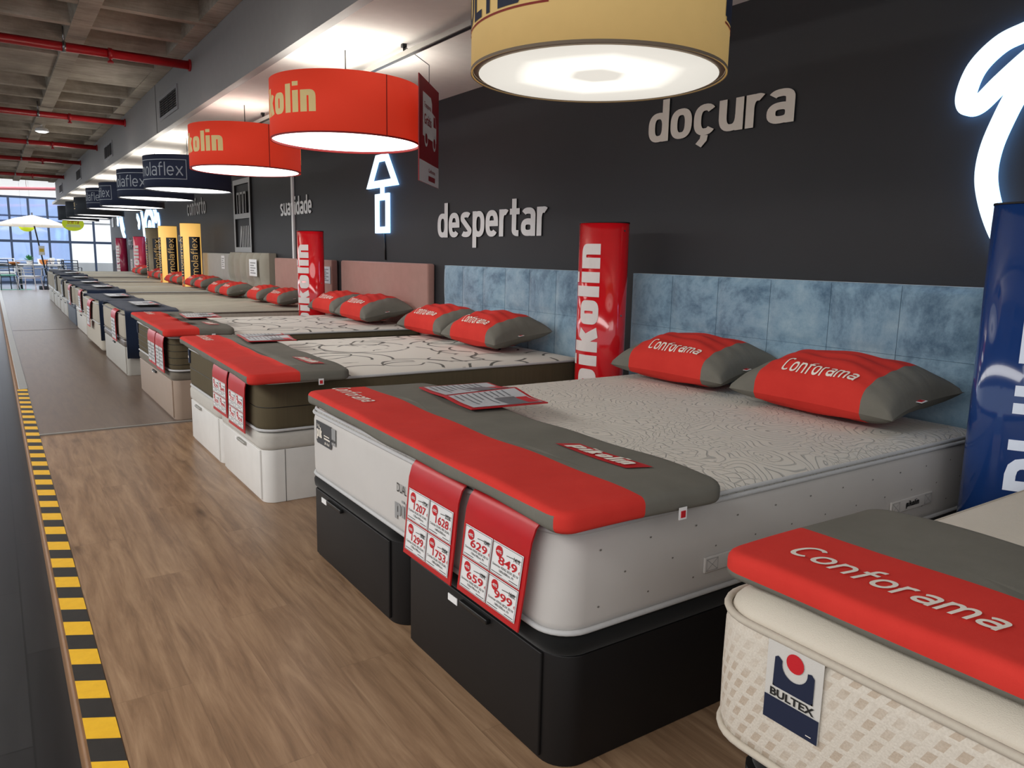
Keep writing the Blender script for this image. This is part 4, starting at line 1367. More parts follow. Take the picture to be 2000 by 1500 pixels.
def runner(X0, X1, Y0, Y1, z0, z1, label, conf=True, pik=True, tagm=True, rise=0.0, conf_w=0.32, conf_at=0.05, skew=0.0, big=False):
    """foam bed runner: grey cover with a red band along the foot"""
    L = Y1 - Y0
    loc = (X0, Y1, z0)
    t = thing('bed_runner', label, 'bed runner', loc, (0, 0, skew), group='red and grey bed runners')
    D = X1 - X0; H = z1 - z0
    # local: x across (0 at the foot), y from 0 to -L, z up
    def sag(x, y):
        u = -y / L
        droop = -0.006 * max(0.0, (u - 0.90) / 0.10) ** 2 - 0.004 * max(0.0, (0.10 - u) / 0.10) ** 2
        return rise * u + droop + 0.003 * math.sin(u * 9) + 0.0022 * math.sin(u * 25 + x * 10)
    top = lambda x, y: H + sag(x, y)
    mb = MB()
    k = 5; e = H * 0.34
    prof = [(0.10, 0.0), (0.03, 0.0)] + edge_prof(0.0, H, e, 4) + [(0.03, H), (0.07, H), (0.12, H), (0.18, H), (0.24, H)]
    mb.slab(0, D, -L, 0, 0.05, prof, nx=10, ny=90, nc=6)
    mb.xform(lambda p: (p[0], p[1], p[2] + sag(p[0], p[1])))
    WLOC[t.name] = Vector((0, 0, 0))
    mb.build('cover', stripe_fabric('runner_fabric', 0, -10, 0.235, H * (0.34 if big else 0.74) , -L + 0.03), t)
    surf = lambda d: (lambda u, v: (v, -u, top(v, -u) + d))
    if conf:
        m2 = MB(); f = surf(0.0025)
        put_strokes(m2, f, 'Conforama', conf_at, 0.095 if not big else 0.082, 0.047, 0, width=conf_w, **CONF)
        m2.build('lettering', M['logo_white'], t)
    if pik:
        m3 = MB(); f = surf(0.0032); u0 = L - 0.45
        m3.decal(f, [(u0 - 0.03, 0.338), (u0 + 0.265, 0.338), (u0 + 0.295, 0.402), (u0 + 0.0, 0.402)], 0, 0.02)
        lg = m3.build('logo_patch', M['red_vinyl'], t)
        m4 = MB(); put_strokes(m4, surf(0.0052), 'pikolin', u0 + 0.01, 0.352, 0.034, 0, width=0.235, slant=0.2, **PIK); m4.build('lettering', M['logo_white'], lg)
    if tagm:
        m5 = MB(); ty = -L - 0.004
        m5.box(D * 0.66, D * 0.66 + 0.024, ty - 0.004, ty - 0.002, -0.018, H * 0.22)
        tg = m5.build('fabric_tag', M['card'], t)
        m6 = MB(); m6.box(D * 0.66 + 0.005, D * 0.66 + 0.019, ty - 0.0055, ty - 0.0035, -0.013, H * 0.22 - 0.008); m6.build('tag_print', M['redink'], tg)
    return t


def pillow_mesh(L=0.70, D=0.42, Hh=0.25):
    mb = MB()
    nu, nv = 72, 44
    for s_ in (1, -1):
        rings = []
        for j in range(nv + 1):
            v = -1 + 2 * j / nv
            row = []
            for i in range(nu + 1):
                u = -1 + 2 * i / nu
                h = ((1 - abs(u) ** 3.0) * (1 - abs(v) ** 2.6)) ** 0.46
                x = L / 2 * u * (1 - 0.10 * (1 - v * v))
                y = D / 2 * v * (1 - 0.12 * (1 - u * u) * 0.6)
                w = 0.005 * math.sin(9 * u + 3 * v) * (1 - abs(v)) + 0.004 * math.sin(17 * v + 5 * u) * (1 - u * u)
                row.append((x, y, s_ * (Hh / 2) * h * (0.55 if s_ < 0 else 1.05) + (w if h > 0.2 else 0)))
            rings.append(row)
        b = len(mb.f)
        mb.rings(rings, 0, True, False, False, False)
        if s_ < 0:
            for i in range(b, len(mb.f)): mb.f[i] = mb.f[i][::-1]
    return mb


def pillow_top(x, y, L=0.70, D=0.42, Hh=0.25):
    u, v = x / (L / 2), y / (D / 2)
    for _ in range(6):
        u = max(-1, min(1, x / (L / 2 * (1 - 0.10 * (1 - v * v)))))
        v = max(-1, min(1, y / (D / 2 * (1 - 0.072 * (1 - u * u)))))
    w = 0.005 * math.sin(9 * u + 3 * v) * (1 - abs(v)) + 0.004 * math.sin(17 * v + 5 * u) * (1 - u * u)
    return (Hh / 2) * ((1 - abs(u) ** 3.0) * (1 - abs(v) ** 2.6)) ** 0.46 * 1.05 + w

pil0 = thing('pillow', 'pillow', 'pillow', (0, 0, 0), group='red and grey pillows at the heads of the beds')
pillow_mesh().build('cover', M['pillow'], pil0)
# the print follows the curve of the cover: v is measured along the cloth from its front seam
_ys = [-0.19 + 0.0025 * i for i in range(120)]
_zs = [(0.25 / 2) * (max(0.0, 1 - abs(max(-1, y / 0.195)) ** 2.6)) ** 0.46 * 1.05 for y in _ys]
_arc = [0.0]
for i in range(119): _arc.append(_arc[-1] + math.hypot(0.0025, _zs[i + 1] - _zs[i]))


def along(v):
    i = max(0, min(118, next((k for k in range(119) if _arc[k + 1] >= v), 118)))
    return _ys[i] + 0.0025 * (v - _arc[i]) / (_arc[i + 1] - _arc[i])
mb = MB(); put_strokes(mb, lambda u, v: (u, along(v), pillow_top(u, along(v)) + 0.004), 'Conforama', -0.140, 0.066, 0.043, 0, width=0.31, lim=0.012, **CONF)
mb.build('lettering', M['logo_white'], pil0)
mb = MB(); mb.box(0.305, 0.335, -0.02, 0.012, 0.012, 0.014); tg = mb.build('fabric_tag', M['card'], pil0)
mb = MB(); mb.box(0.311, 0.329, -0.014, 0.006, 0.0142, 0.0155); mb.build('tag_print', M['redink'], tg)
_first = [True]


def pillow(x, y, z, label, tilt=0.30, yaw=0.0, roll=0.0, sc=1.0):
    rot = (tilt, roll, -PI / 2 + yaw)
    if _first[0]:
        pil0.location = (x, y, z); pil0.rotation_euler = rot; pil0['label'] = label; _first[0] = False
        pil0.scale = (sc, sc, sc)
        return pil0
    r = clone(pil0, label, None, (x, y, z), rot)
    r.scale = (sc, sc, sc)
    return r


def price_bib(Yc, X, ztop, w, h, cards, label, tilt=0.0, flap=0.085, group='red price holders hanging at bed feet', shear=0.0, red='red_vinyl', tuck=0.075):
    """red vinyl holder: flap tucked under the runner, pocket with printed cards hanging over the mattress foot"""
    t = thing('price_holder', label, 'price holder', (X, Yc, ztop - h), group=group)
    # profile from under the runner to the hanging bottom: (x, z)
    prof = [(X + tuck, ztop + 0.013), (X + min(0.02, tuck * 0.6), ztop + 0.010), (X - 0.004, ztop + 0.004), (X - 0.018, ztop - 0.016), (X - 0.024, ztop - 0.05), (X - 0.024, ztop - flap), (X - 0.021, ztop - h * 0.6), (X - 0.019, ztop - h)]
    def pt(u, s):   # s = distance down from ztop (negative: on top)
        i = 0
        zs = [p[1] for p in prof]
        z = ztop - s
        return z
    mb = MB()
    def yy(u, z): return Yc - u + shear * (ztop - z) + tilt * u * 0
    rows_f, rows_b = [], []
    nU = 6
    for x, z in prof:
        low = (z - (ztop - h)) < 0.012
        rows_f.append([(x, yy(-w / 2 + w * i / nU, z), z + tilt * (-w / 2 + w * i / nU)) for i in range(nU + 1)])
    mb.rings(rows_f, 0, True, False, False, False)
    rows_b = [[(p[0] + 0.004, p[1], p[2] - 0.002) for p in r] for r in rows_f]
    mb.rings([r[::-1] for r in rows_b], 0, True, False, False, False)
    for side in (0, -1):
        for a in range(len(prof) - 1):
            q = [rows_f[a][side], rows_f[a + 1][side], rows_b[a + 1][side], rows_b[a][side]]
            mb.poly(q if side == 0 else q[::-1])
    mb.poly([rows_f[-1][i] for i in range(nU + 1)][::-1] + [rows_b[-1][i] for i in range(nU + 1)])
    mb.build('holder', M[red], t)
    # flat map of the pocket area; v measured down from the flap line
    def f(d):
        def g(u, v):
            z = ztop - flap - v
            k = max(0.0, min(1.0, v / (h - flap)))
            x = X - 0.024 + 0.005 * k - d
            return (x, yy(u, z), z + tilt * u)
        return g
    m = 0.012
    ph = h - flap - 0.02
    if cards is None:
        for s_ in (-1, 1):
            mb = MB(); u0 = -w / 2 + m if s_ < 0 else 0.006; u1 = -0.006 if s_ < 0 else w / 2 - m
            put_rect(mb, f(0.002), u0, u1, 0.006, ph); cd = mb.build('price_card', M['clear_plastic'], t)
            mb = MB()
            for i in range(5):
                put_rect(mb, f(0.0035), u0 + 0.012, u1 - 0.012 - 0.02 * (i % 3), ph * (0.15 + 0.16 * i), ph * (0.15 + 0.16 * i) + 0.012)
            mb.build('print', M['logo_grey'], cd)
        return t
    for idx, (old, new, pct, l1, l2) in enumerate(cards):
        c, r = idx % 2, idx // 2
        u0 = -w / 2 + m + c * (w / 2 - m); u1 = u0 + w / 2 - m - 0.003
        v0 = 0.006 + r * ph / 2; v1 = v0 + ph / 2 - 0.004
        mb = MB(); put_rect(mb, f(0.002), u0, u1, v0, v1); cd = mb.build('price_card', M['card'], t)
        cw, chh = u1 - u0, v1 - v0
        F = f(0.0032); G = lambda x, y: F(u0 + x, v1 - y)
        mb = MB(); put_frame(mb, G, 0.002, cw - 0.002, 0.002, chh - 0.002, 0.0012)
        put_font(mb, G, old, cw * 0.93, chh * 0.70, chh * 0.13, 0, 0.02, align='r', sx=0.8)
        put_font(mb, G, l1, cw * 0.5, chh * 0.285, chh * 0.075, 0, 0.01, width=cw * 0.86, align='c')
        put_font(mb, G, l2, cw * 0.55, chh * 0.17, chh * 0.075, 0, 0.01, width=cw * 0.5, align='c')
        put_rect(mb, G, cw * 0.06, cw * 0.42, chh * 0.085, chh * 0.105); put_rect(mb, G, cw * 0.66, cw * 0.94, chh * 0.085, chh * 0.105)
        F3 = f(0.0042); G3 = lambda x, y: F3(u0 + x, v1 - y)
        mb.poly([G3(cw * 0.50, chh * 0.75), G3(cw * 0.95, chh * 0.80), G3(cw * 0.95, chh * 0.82), G3(cw * 0.50, chh * 0.77)])
        mb.build('small_print', M['ink'], cd)
        mb = MB(); put_font(mb, G, new, cw * 0.86, chh * 0.40, chh * 0.25, 0, 0.02, width=cw * 0.62, align='r')
        put_font(mb, G, '€', cw * 0.96, chh * 0.42, chh * 0.09, 0, 0.02, align='r', sx=0.8)
        mb.build('price', M['redink'], cd)
        mb = MB(); put_disc(mb, F3 and G, cw * 0.24, chh * 0.76, chh * 0.165); dsc = mb.build('discount_disc', M['redink'], cd) if False else mb.build('discount_disc', M['redink'], t)
        mb = MB(); put_font(mb, G3, pct, cw * 0.24, chh * 0.715, chh * 0.09, 0, 0.02, width=chh * 0.27, align='c'); mb.build('discount_print', M['card'], dsc)
    return t


def brochure(cx, cy, z, w, d, rot, label, border='red_vinyl', tent=0.02, group='open price folders lying on the bed runners'):
    """open folder of two framed sheets lying on the runner; local x to the viewer's right, y away"""
    t = thing('price_folder', label, 'folder', (cx, cy, z), (0, 0, -PI / 2 + rot), group=group)
    WLOC[t.name] = Vector((0, 0, 0))
    zz = lambda u, v: 0.003 + tent * max(0.0, 1 - abs(u) / (w * 0.28)) * (0.35 + 0.65 * (v + d / 2) / d) + 0.006 * abs(u) / w
    fm = lambda o_: (lambda u, v: (u, v, zz(u, v) + o_))
    mb = MB()
    nx, ny = 16, 6
    rows = [[fm(0.003)(-w / 2 + w * i / nx, -d / 2 + d * j / ny) for i in range(nx + 1)] for j in range(ny + 1)]
    low = [[fm(-0.001)(-w / 2 + w * i / nx, -d / 2 + d * j / ny) for i in range(nx + 1)] for j in range(ny + 1)]
    mb.rings(rows, 0, True, False, False, False); mb.rings([r[::-1] for r in low], 0, True, False, False, False)
    rim_t = rows[0] + [r[-1] for r in rows[1:]] + rows[-1][::-1][1:] + [r[0] for r in rows[::-1]][1:-1]
    rim_b = low[0] + [r[-1] for r in low[1:]] + low[-1][::-1][1:] + [r[0] for r in low[::-1]][1:-1]
    mb.rings([rim_b, rim_t], 0, False, False, False)
    mb.build('folder', M[border], t)
    for s_ in (0, 1):
        u0 = -w / 2 + 0.012 if s_ == 0 else 0.010; u1 = -0.010 if s_ == 0 else w / 2 - 0.012
        v0, v1 = -d / 2 + 0.014, d / 2 - 0.014
        mb = MB()
        n = 8
        for i in range(n):
            a = u0 + (u1 - u0) * i / n; b_ = u0 + (u1 - u0) * (i + 1) / n
            for j in range(3):
                mb.poly([fm(0.0045)(p, q) for p, q in ((a, v0 + (v1 - v0) * j / 3), (b_, v0 + (v1 - v0) * j / 3), (b_, v0 + (v1 - v0) * (j + 1) / 3), (a, v0 + (v1 - v0) * (j + 1) / 3))])
        sh = mb.build('sheet', M['paper'], t)
        G = lambda x, y: fm(0.006)(u0 + x, v0 + y)
        cw, hh = u1 - u0, v1 - v0
        mb = MB()
        put_rect(mb, G, cw * (0.45 if s_ else 0.4), cw * 0.97, hh * 0.5, hh * 0.80, 0, 5)
        mb.build('photo_print', M['photo_grey'], sh)
        mb = MB(); put_rect(mb, G, cw * 0.5, cw * 0.97, hh * 0.80, hh * 0.97, 0, 5); mb.build('heading_print', M['redink'], sh)
        mb = MB()
        for i in range(9):
            L_ = 0.4 + 0.5 * ((i * 37) % 10) / 10
            if i > 4: L_ = min(L_, 0.38)
            put_rect(mb, G, cw * 0.05, cw * 0.05 + cw * L_ * (1 if i < 5 else 0.9), hh * (0.06 + 0.088 * i), hh * (0.06 + 0.088 * i) + hh * 0.022, 0, 3)
        mb.build('text_lines', M['photo_grey'], sh)
    return t

# ------------------------------------------------------------------ bed 1: white mattress on the black base
bed_base(1.0, 2.95, 1.255, 2.91, 0.335, 0.285, 'black_base', 'black_fab', 'black two piece storage base under the white mattress', 2, 0.075)
mt = mattress(1.0, 2.955, 1.262, 2.90, 0.336, 0.588, 'w_side', 'floral', 'white mattress with floral quilted top on the black base', 0.036, 0.085, double=True)
# stitched dimples on the side and foot
mb = MB()
rng = random.Random(3)
for r in range(3):
    for i in range(12):
        x = 1.12 + i * 0.16 + (0.08 if r % 2 else 0)
        if x > 2.9: continue
        z = 0.395 + r * 0.07
        mb.poly([(x + 0.0035 * math.cos(k), 1.2610 - 0.0008, z + 0.0025 * math.sin(k)) for k in [2 * PI * q / 8 for q in range(8)]])
dm = mb.build('stitched_dimples', plain('stitch_shadow', srgb(120, 116, 110), 0.9), mt, kind='stuff')
for x in (1.475, 2.355):
    f = on_side(x, 1.2605, 0.398, 0.002)
    mb = MB(); mb.rbox(x, x + 0.255, 1.2545, 1.2615, 0.398, 0.441, 0.003, 0.003); h = mb.build('side_handle', M['w_side'], mt)
    mb = MB(); put_strokes(mb, on_side(x + 0.088, 1.2545, 0.412, 0.0012), 'pikolin', 0, 0, 0.0145, 0, width=0.08, **PIK); mb.build('lettering', M['ink'], h)
    mb = MB()
    g = on_side(x, 1.2545, 0.398, 0.001)
    for u0, u1 in ((0.006, 0.05), (0.205, 0.249)):
        put_frame(mb, g, u0, u1, 0.005, 0.038, 0.0012)
        for a, b_ in (((u0, 0.005), (u1, 0.038)), ((u0, 0.038), (u1, 0.005))):
            for pl in ribbon([a, b_], 0.0012, False, False)[0]: mb.poly([g(p.x, p.y) for p in pl])
    mb.build('stitching', M['logo_grey'], h)
F = on_foot(1.0, 2.10, 0.36, 0.0022)
mb = MB(); put_font(mb, F, 'DUAL', 0.012, 0.112, 0.030, 0, 0.0, width=0.068); mb.build('lettering', M['ink'], mt)
mb = MB(); put_strokes(mb, F, 'pik', 0.0, 0.035, 0.040, 0, width=0.115, **PIK); mb.build('lettering', M['logo_grey'], mt)
F = on_foot(1.0, 2.795, 0.478, 0.0035)
mb = MB(); mb.poly([F(*p) for p in [(0.008, 0), (0.15, 0), (0.158, 0.008), (0.158, 0.088), (0.0, 0.088), (0.0, 0.008)]]); lb = mb.build('woven_label', M['badge_grey'], mt)
mb = MB(); put_strokes(mb, on_foot(1.0, 2.795, 0.478, 0.005), 'pik', 0.010, 0.026, 0.030, 0, width=0.055, **PIK)
F2 = on_foot(1.0, 2.795, 0.478, 0.005)
put_font(mb, F2, 'DUAL', 0.012, 0.066, 0.010, 0, width=0.03); put_rect(mb, F2, 0.085, 0.145, 0.028, 0.034); put_rect(mb, F2, 0.085, 0.14, 0.040, 0.044); put_font(mb, F2, 'pik dual', 0.09, 0.010, 0.011, 0, 0.02, width=0.05)
mb.build('label_print', M['logo_white'], lb)
mb = MB(); put_rect(mb, F, 0.160, 0.20, 0.022, 0.086); l2 = mb.build('small_label', M['logo_grey'], mt)
mb = MB(); put_font(mb, F2, 'MEDIUM', 0.163, 0.033, 0.011, 0, 0.02, width=0.034); mb.build('label_print', M['ink'], l2)
runner(0.955, 1.46, 1.165, 2.80, 0.634, 0.684, 'red and grey bed runner across the white mattress', conf_at=0.02, conf_w=0.33, skew=-0.02)
price_bib(1.775, 0.985, 0.615, 0.285, 0.298, [('1724.', '1207', '-30%', 'Colchão DUAL PIK DUAL', '135x190cm.'), ('2326.', '1628', '-30%', 'Colchão DUAL PIK DUAL', '160x200cm.'),
          ('1856.', '1299', '-30%', 'Colchão DUAL PIK DUAL', '150x190cm.'), ('2504.', '1753', '-30%', 'Colchão DUAL PIK DUAL', '180x200cm.')],
          'red price holder with cards 1207 and 1628 on the white mattress foot', shear=0.20, tilt=0.0, flap=0.075, tuck=0.03)
price_bib(1.448, 0.985, 0.616, 0.285, 0.292, [('1049.', '629', '-40%', 'Sommier KING BOX 3D IV', '150x190cm. Pr'), ('1419.', '849', '-40%', 'Sommier KING BOX 3D IV', '160x200cm. Pr'),
          ('1099.', '659', '-40%', 'Sommier KING BOX 3D IV', '150x190cm. Pr'), ('1669.', '999', '-40%', 'Sommier KING BOX 3D IV', '180x200cm. Pr')],
          'red price holder with cards 629 and 999 on the white mattress foot', shear=0.22, tilt=0.0, flap=0.085, tuck=0.03)
brochure(1.46, 2.34, 0.690, 0.46, 0.30, -0.09, 'open red framed price folder on the runner of the white mattress')
pillow(2.74, 2.49, 0.718, 'red and grey pillow on the white mattress beside the red column', 0.16, 0.02)
pillow(2.69, 1.69, 0.718, 'red and grey pillow on the white mattress beside the blue column', 0.15, -0.05, sc=1.04)

# ------------------------------------------------------------------ bed 2: olive mattress on the white base
bed_base(1.0, 2.95, 3.555, 5.18, 0.345, 0.262, 'white_base', 'white_lid', 'white two piece storage base under the olive mattress beside the white one', 2, 0.06, handle='alu', seam=True)
mt = mattress(1.0, 2.955, 3.56, 5.17, 0.350, 0.588, 'olive_side', 'maze', 'olive sided mattress on the white base, with maze quilted white top', 0.02, 0.09, bands=1)
mb = MB(); mb.box(0.992, 1.0, 5.06, 5.09, 0.50, 0.585); lb = mb.build('flag_label', M['navy_ink'], mt)
mb = MB(); put_rect(mb, on_foot(0.992, 5.09, 0.50, 0.0015), 0.006, 0.024, 0.03, 0.045); mb.build('label_print', M['logo_white'], lb)
runner(0.945, 1.425, 3.36, 5.12, 0.620, 0.668, 'red and grey bed runner on the olive mattress with the white base', conf_at=0.03, conf_w=0.34, skew=-0.03)
price_bib(4.16, 0.985, 0.602, 0.30, 0.265, [('1049.', '629', '-40%', 'Colchão molas', '150x190cm.'), ('1419.', '849', '-40%', 'Colchão molas', '160x200cm.'), ('1099.', '659', '-40%', 'Colchão molas', '150x190cm.'), ('1669.', '999', '-40%', 'Colchão molas', '180x200cm.')],
          'red price holder on the olive mattress over the white base, by the base centre gap', shear=0.15, flap=0.075, tuck=0.03)
price_bib(3.82, 0.985, 0.602, 0.30, 0.280, [('1229.', '737', '-40%', 'Sommier 3D', '150x190cm.'), ('1499.', '899', '-40%', 'Sommier 3D', '160x200cm.'), ('1329.', '797', '-40%', 'Sommier 3D', '150x190cm.'), ('1599.', '959', '-40%', 'Sommier 3D', '180x200cm.')],
          'red price holder on the olive mattress over the white base, by its rounded corner', shear=0.18, flap=0.09, tuck=0.03)
brochure(1.37, 4.70, 0.675, 0.42, 0.28, -0.10, 'open red framed price folder on the runner of the white based bed', tent=0.012)
pillow(2.74, 4.95, 0.708, 'red and grey pillow on the white based bed, touching the pink headboard side', 0.16, 0.0)
pillow(2.70, 4.17, 0.709, 'red and grey pillow on the white based bed, beside the red column', 0.16, -0.04, sc=1.04)

# ------------------------------------------------------------------ bed 3: olive mattress on the tan base
bed_base(1.0, 2.95, 5.72, 7.20, 0.345, 0.285, 'tan_base', 'tan_lid', 'tan one piece storage base under the second olive mattress', 1, 0.05, handle='dark')
mt = mattress(1.0, 2.97, 5.71, 7.21, 0.350, 0.590, 'olive_side', 'maze', 'olive sided mattress on the tan base', 0.02, 0.08, bands=4)
mb = MB(); mb.box(0.992, 1.0, 7.10, 7.13, 0.50, 0.59); lb = mb.build('flag_label', M['navy_ink'], mt)
runner(0.955, 1.43, 5.52, 7.2, 0.622, 0.672, 'red and grey bed runner on the tan based bed', conf_at=0.05, conf_w=0.34, skew=-0.02)
price_bib(6.25, 0.985, 0.605, 0.30, 0.26, None, 'red holder with glossy card pockets on the tan based bed, farther one', shear=0.10, flap=0.085)
price_bib(5.92, 0.985, 0.605, 0.30, 0.27, None, 'red holder with glossy card pockets on the tan based bed, by its corner seam', shear=0.12, flap=0.085)
brochure(1.36, 6.45, 0.680, 0.44, 0.26, -0.08, 'open red framed price folder on the runner of the tan based bed', tent=0.006)
pillow(2.76, 7.0, 0.710, 'red and grey pillow on the tan based bed, touching the red column', 0.16, 0.0)
pillow(2.74, 6.20, 0.712, 'red and grey pillow on the tan based bed, on its blue headboard side', 0.16, -0.03, sc=1.06)

# ------------------------------------------------------------------ bed 0: cream mattress with the navy label, cut by the picture's edge
t = thing('storage_divan', 'dark bed base with black legs under the cream diamond patterned mattress', 'divan', (1.05, 0.05, 0), group='divans under the mattresses')
mb = MB(); mb.rbox(1.10, 2.95, -0.70, 0.82, 0.27, 0.344, 0.05, 0.01); mb.build('frame', M['black_fab'], t)
for x in (1.15, 2.8):
    for y in (-0.66, 0.05, 0.79):
        mb = MB(); mb.rings([[(x + r * math.cos(2 * PI * i / 16), y + r * math.sin(2 * PI * i / 16), z) for i in range(16)] for z, r in ((0, 0.03), (0.01, 0.033), (0.26, 0.045))]); mb.build('leg', M['dark'], t)
mt = mattress(1.04, 2.955, -0.75, 0.882, 0.345, 0.582, 'diamond', 'bultex_top', 'cream diamond patterned mattress with a navy and red logo label', 0.04, 0.10, pip='cream_pip')
F = on_foot(1.04, 0.735, 0.438, 0.003)
mb = MB(); put_rect(mb, F, 0, 0.105, 0, 0.148); lb = mb.build('logo_label', fabric('white_label_cloth', srgb(214, 210, 204)), mt)
F = on_foot(1.04, 0.735, 0.438, 0.0045)
mb = MB(); put_rect(mb, F, 0.001, 0.104, 0.0, 0.042)
pts = []
for a in range(0, 21):
    pass
body = [(0.020, 0.062), (0.086, 0.062), (0.091, 0.067), (0.091, 0.108), (0.085, 0.114), (0.078, 0.112)]
body += [(0.054 + 0.024 * math.cos(math.radians(d)), 0.107 + 0.022 * math.sin(math.radians(d))) for d in range(-5, -180, -12)]
body += [(0.030, 0.112), (0.022, 0.118), (0.016, 0.114), (0.015, 0.067)]
# fan split into two halves so the concave outline stays clean
cxm = 0.054
for i in range(len(body)):
    a, b_ = body[i], body[(i + 1) % len(body)]
    mb.poly([F(a[0], a[1]), F(b_[0], b_[1]), F(b_[0], 0.0625), F(a[0], 0.0625)])
mb.build('label_emblem', M['navy_ink'], lb)
mb = MB(); put_disc(mb, F, 0.054, 0.117, 0.0165); mb.build('red_dot', M['redink'], lb)
mb = MB(); put_font(mb, F, 'BULTEX', 0.010, 0.045, 0.0135, 0, 0.045, width=0.085); mb.build('lettering', M['ink'], lb)
mb = MB(); put_rect(mb, on_foot(1.04, 0.735, 0.438, 0.006), 0.084, 0.094, 0.008, 0.0095); mb.build('small_mark', M['logo_white'], lb)
runner(1.07, 1.585, -0.82, 0.885, 0.628, 0.680, 'red and grey bed runner on the cream mattress, with big white lettering', conf_at=0.085, conf_w=0.355, big=True, pik=False, skew=0.0)

# ------------------------------------------------------------------ beds 4-10 under navy covers
def navy_cover(X0, X1, Y0, Y1, ztop, zn, zf, label):
    t = thing('foot_cover', label, 'bed cover', (X0, (Y0 + Y1) / 2, ztop), group='navy covers over the bed feet')
    r = 0.05
    th = 0.012
    def prof(o):
        P = [(Y1 + o, zf), (Y1 + o, ztop - r)]
        P += [(Y1 - r + (r + o) * math.cos(a), ztop - r + (r + o) * math.sin(a)) for a in [PI / 2 * i / 5 for i in range(1, 6)]]
        n = 8
        P += [(Y1 - r + (Y0 + r - Y1 + r) * i / n, ztop + o + 0.006 * math.sin(i * 1.9)) for i in range(1, n)]
        P += [(Y0 + r - (r + o) * math.sin(a), ztop - r + (r + o) * math.cos(a)) for a in [PI / 2 * i / 5 for i in range(0, 6)]]
        P += [(Y0 - o, zn + (ztop - zn) * 0.4), (Y0 - o - 0.004, zn)]
        return P
    pin, pout = prof(0.004), prof(th)
    loop = pout + pin[::-1]
    xs = [X0, X0 + 0.008] + [X0 + (X1 - X0) * i / 6 for i in range(1, 6)] + [X1 - 0.008, X1]
    rings = []
    for k, x in enumerate(xs):
        rings.append([(x + 0.012 * math.sin(y * 7), y, z + 0.003 * math.sin(x * 30 + y * 9)) for y, z in loop])
    mb = MB(); mb.rings(rings, 0, True, True, True)
    mb.build('cloth', M['navy_fab'], t)
    mb = MB(); mb.tube([(X0 + 0.012 * math.sin(y * 7) - 0.002, y, z) for y, z in prof(th * 0.7)], 0.007, 6); mb.build('hem', M['navy_fab'], t)
    return t

ORD = ['first', 'second', 'third', 'fourth', 'fifth', 'sixth', 'seventh']
far = [  # X0, Y0, Y1, base, lid, mattress z0,z1, style
    (1.00, 8.00, 9.62, 'grey_base', 'grey_lid', 'cream_side', 0.345, 0.585, 0.17, 'pale grey base with dark drawer trim'),
    (0.97, 9.82, 11.45, None, None, 'cream_side', 0.345, 0.575, 0.16, ''),
    (1.03, 11.90, 13.35, 'light_base', 'light_base', 'cream_side', 0.335, 0.600, 0.36, 'off white base'),
    (1.03, 13.62, 15.05, 'slate_base', 'slate_base', 'cream_side', 0.330, 0.600, 0.20, 'slate base'),
    (1.05, 15.30, 16.85, 'light_base', 'light_base', 'cream_side', 0.330, 0.620, 0.36, 'off white base'),
    (1.07, 17.25, 18.85, 'light_base', 'light_base', 'cream_side', 0.340, 0.640, 0.34, 'off white base'),
    (1.09, 19.35, 21.0, 'light_base', 'light_base', 'cream_side', 0.340, 0.640, 0.34, 'off white base')]
pil_y = [(9.35, 8.55), (11.2, 10.55), (12.95, 12.25), (14.62, 14.0), (16.4, 15.75), (18.45, 17.75), None]
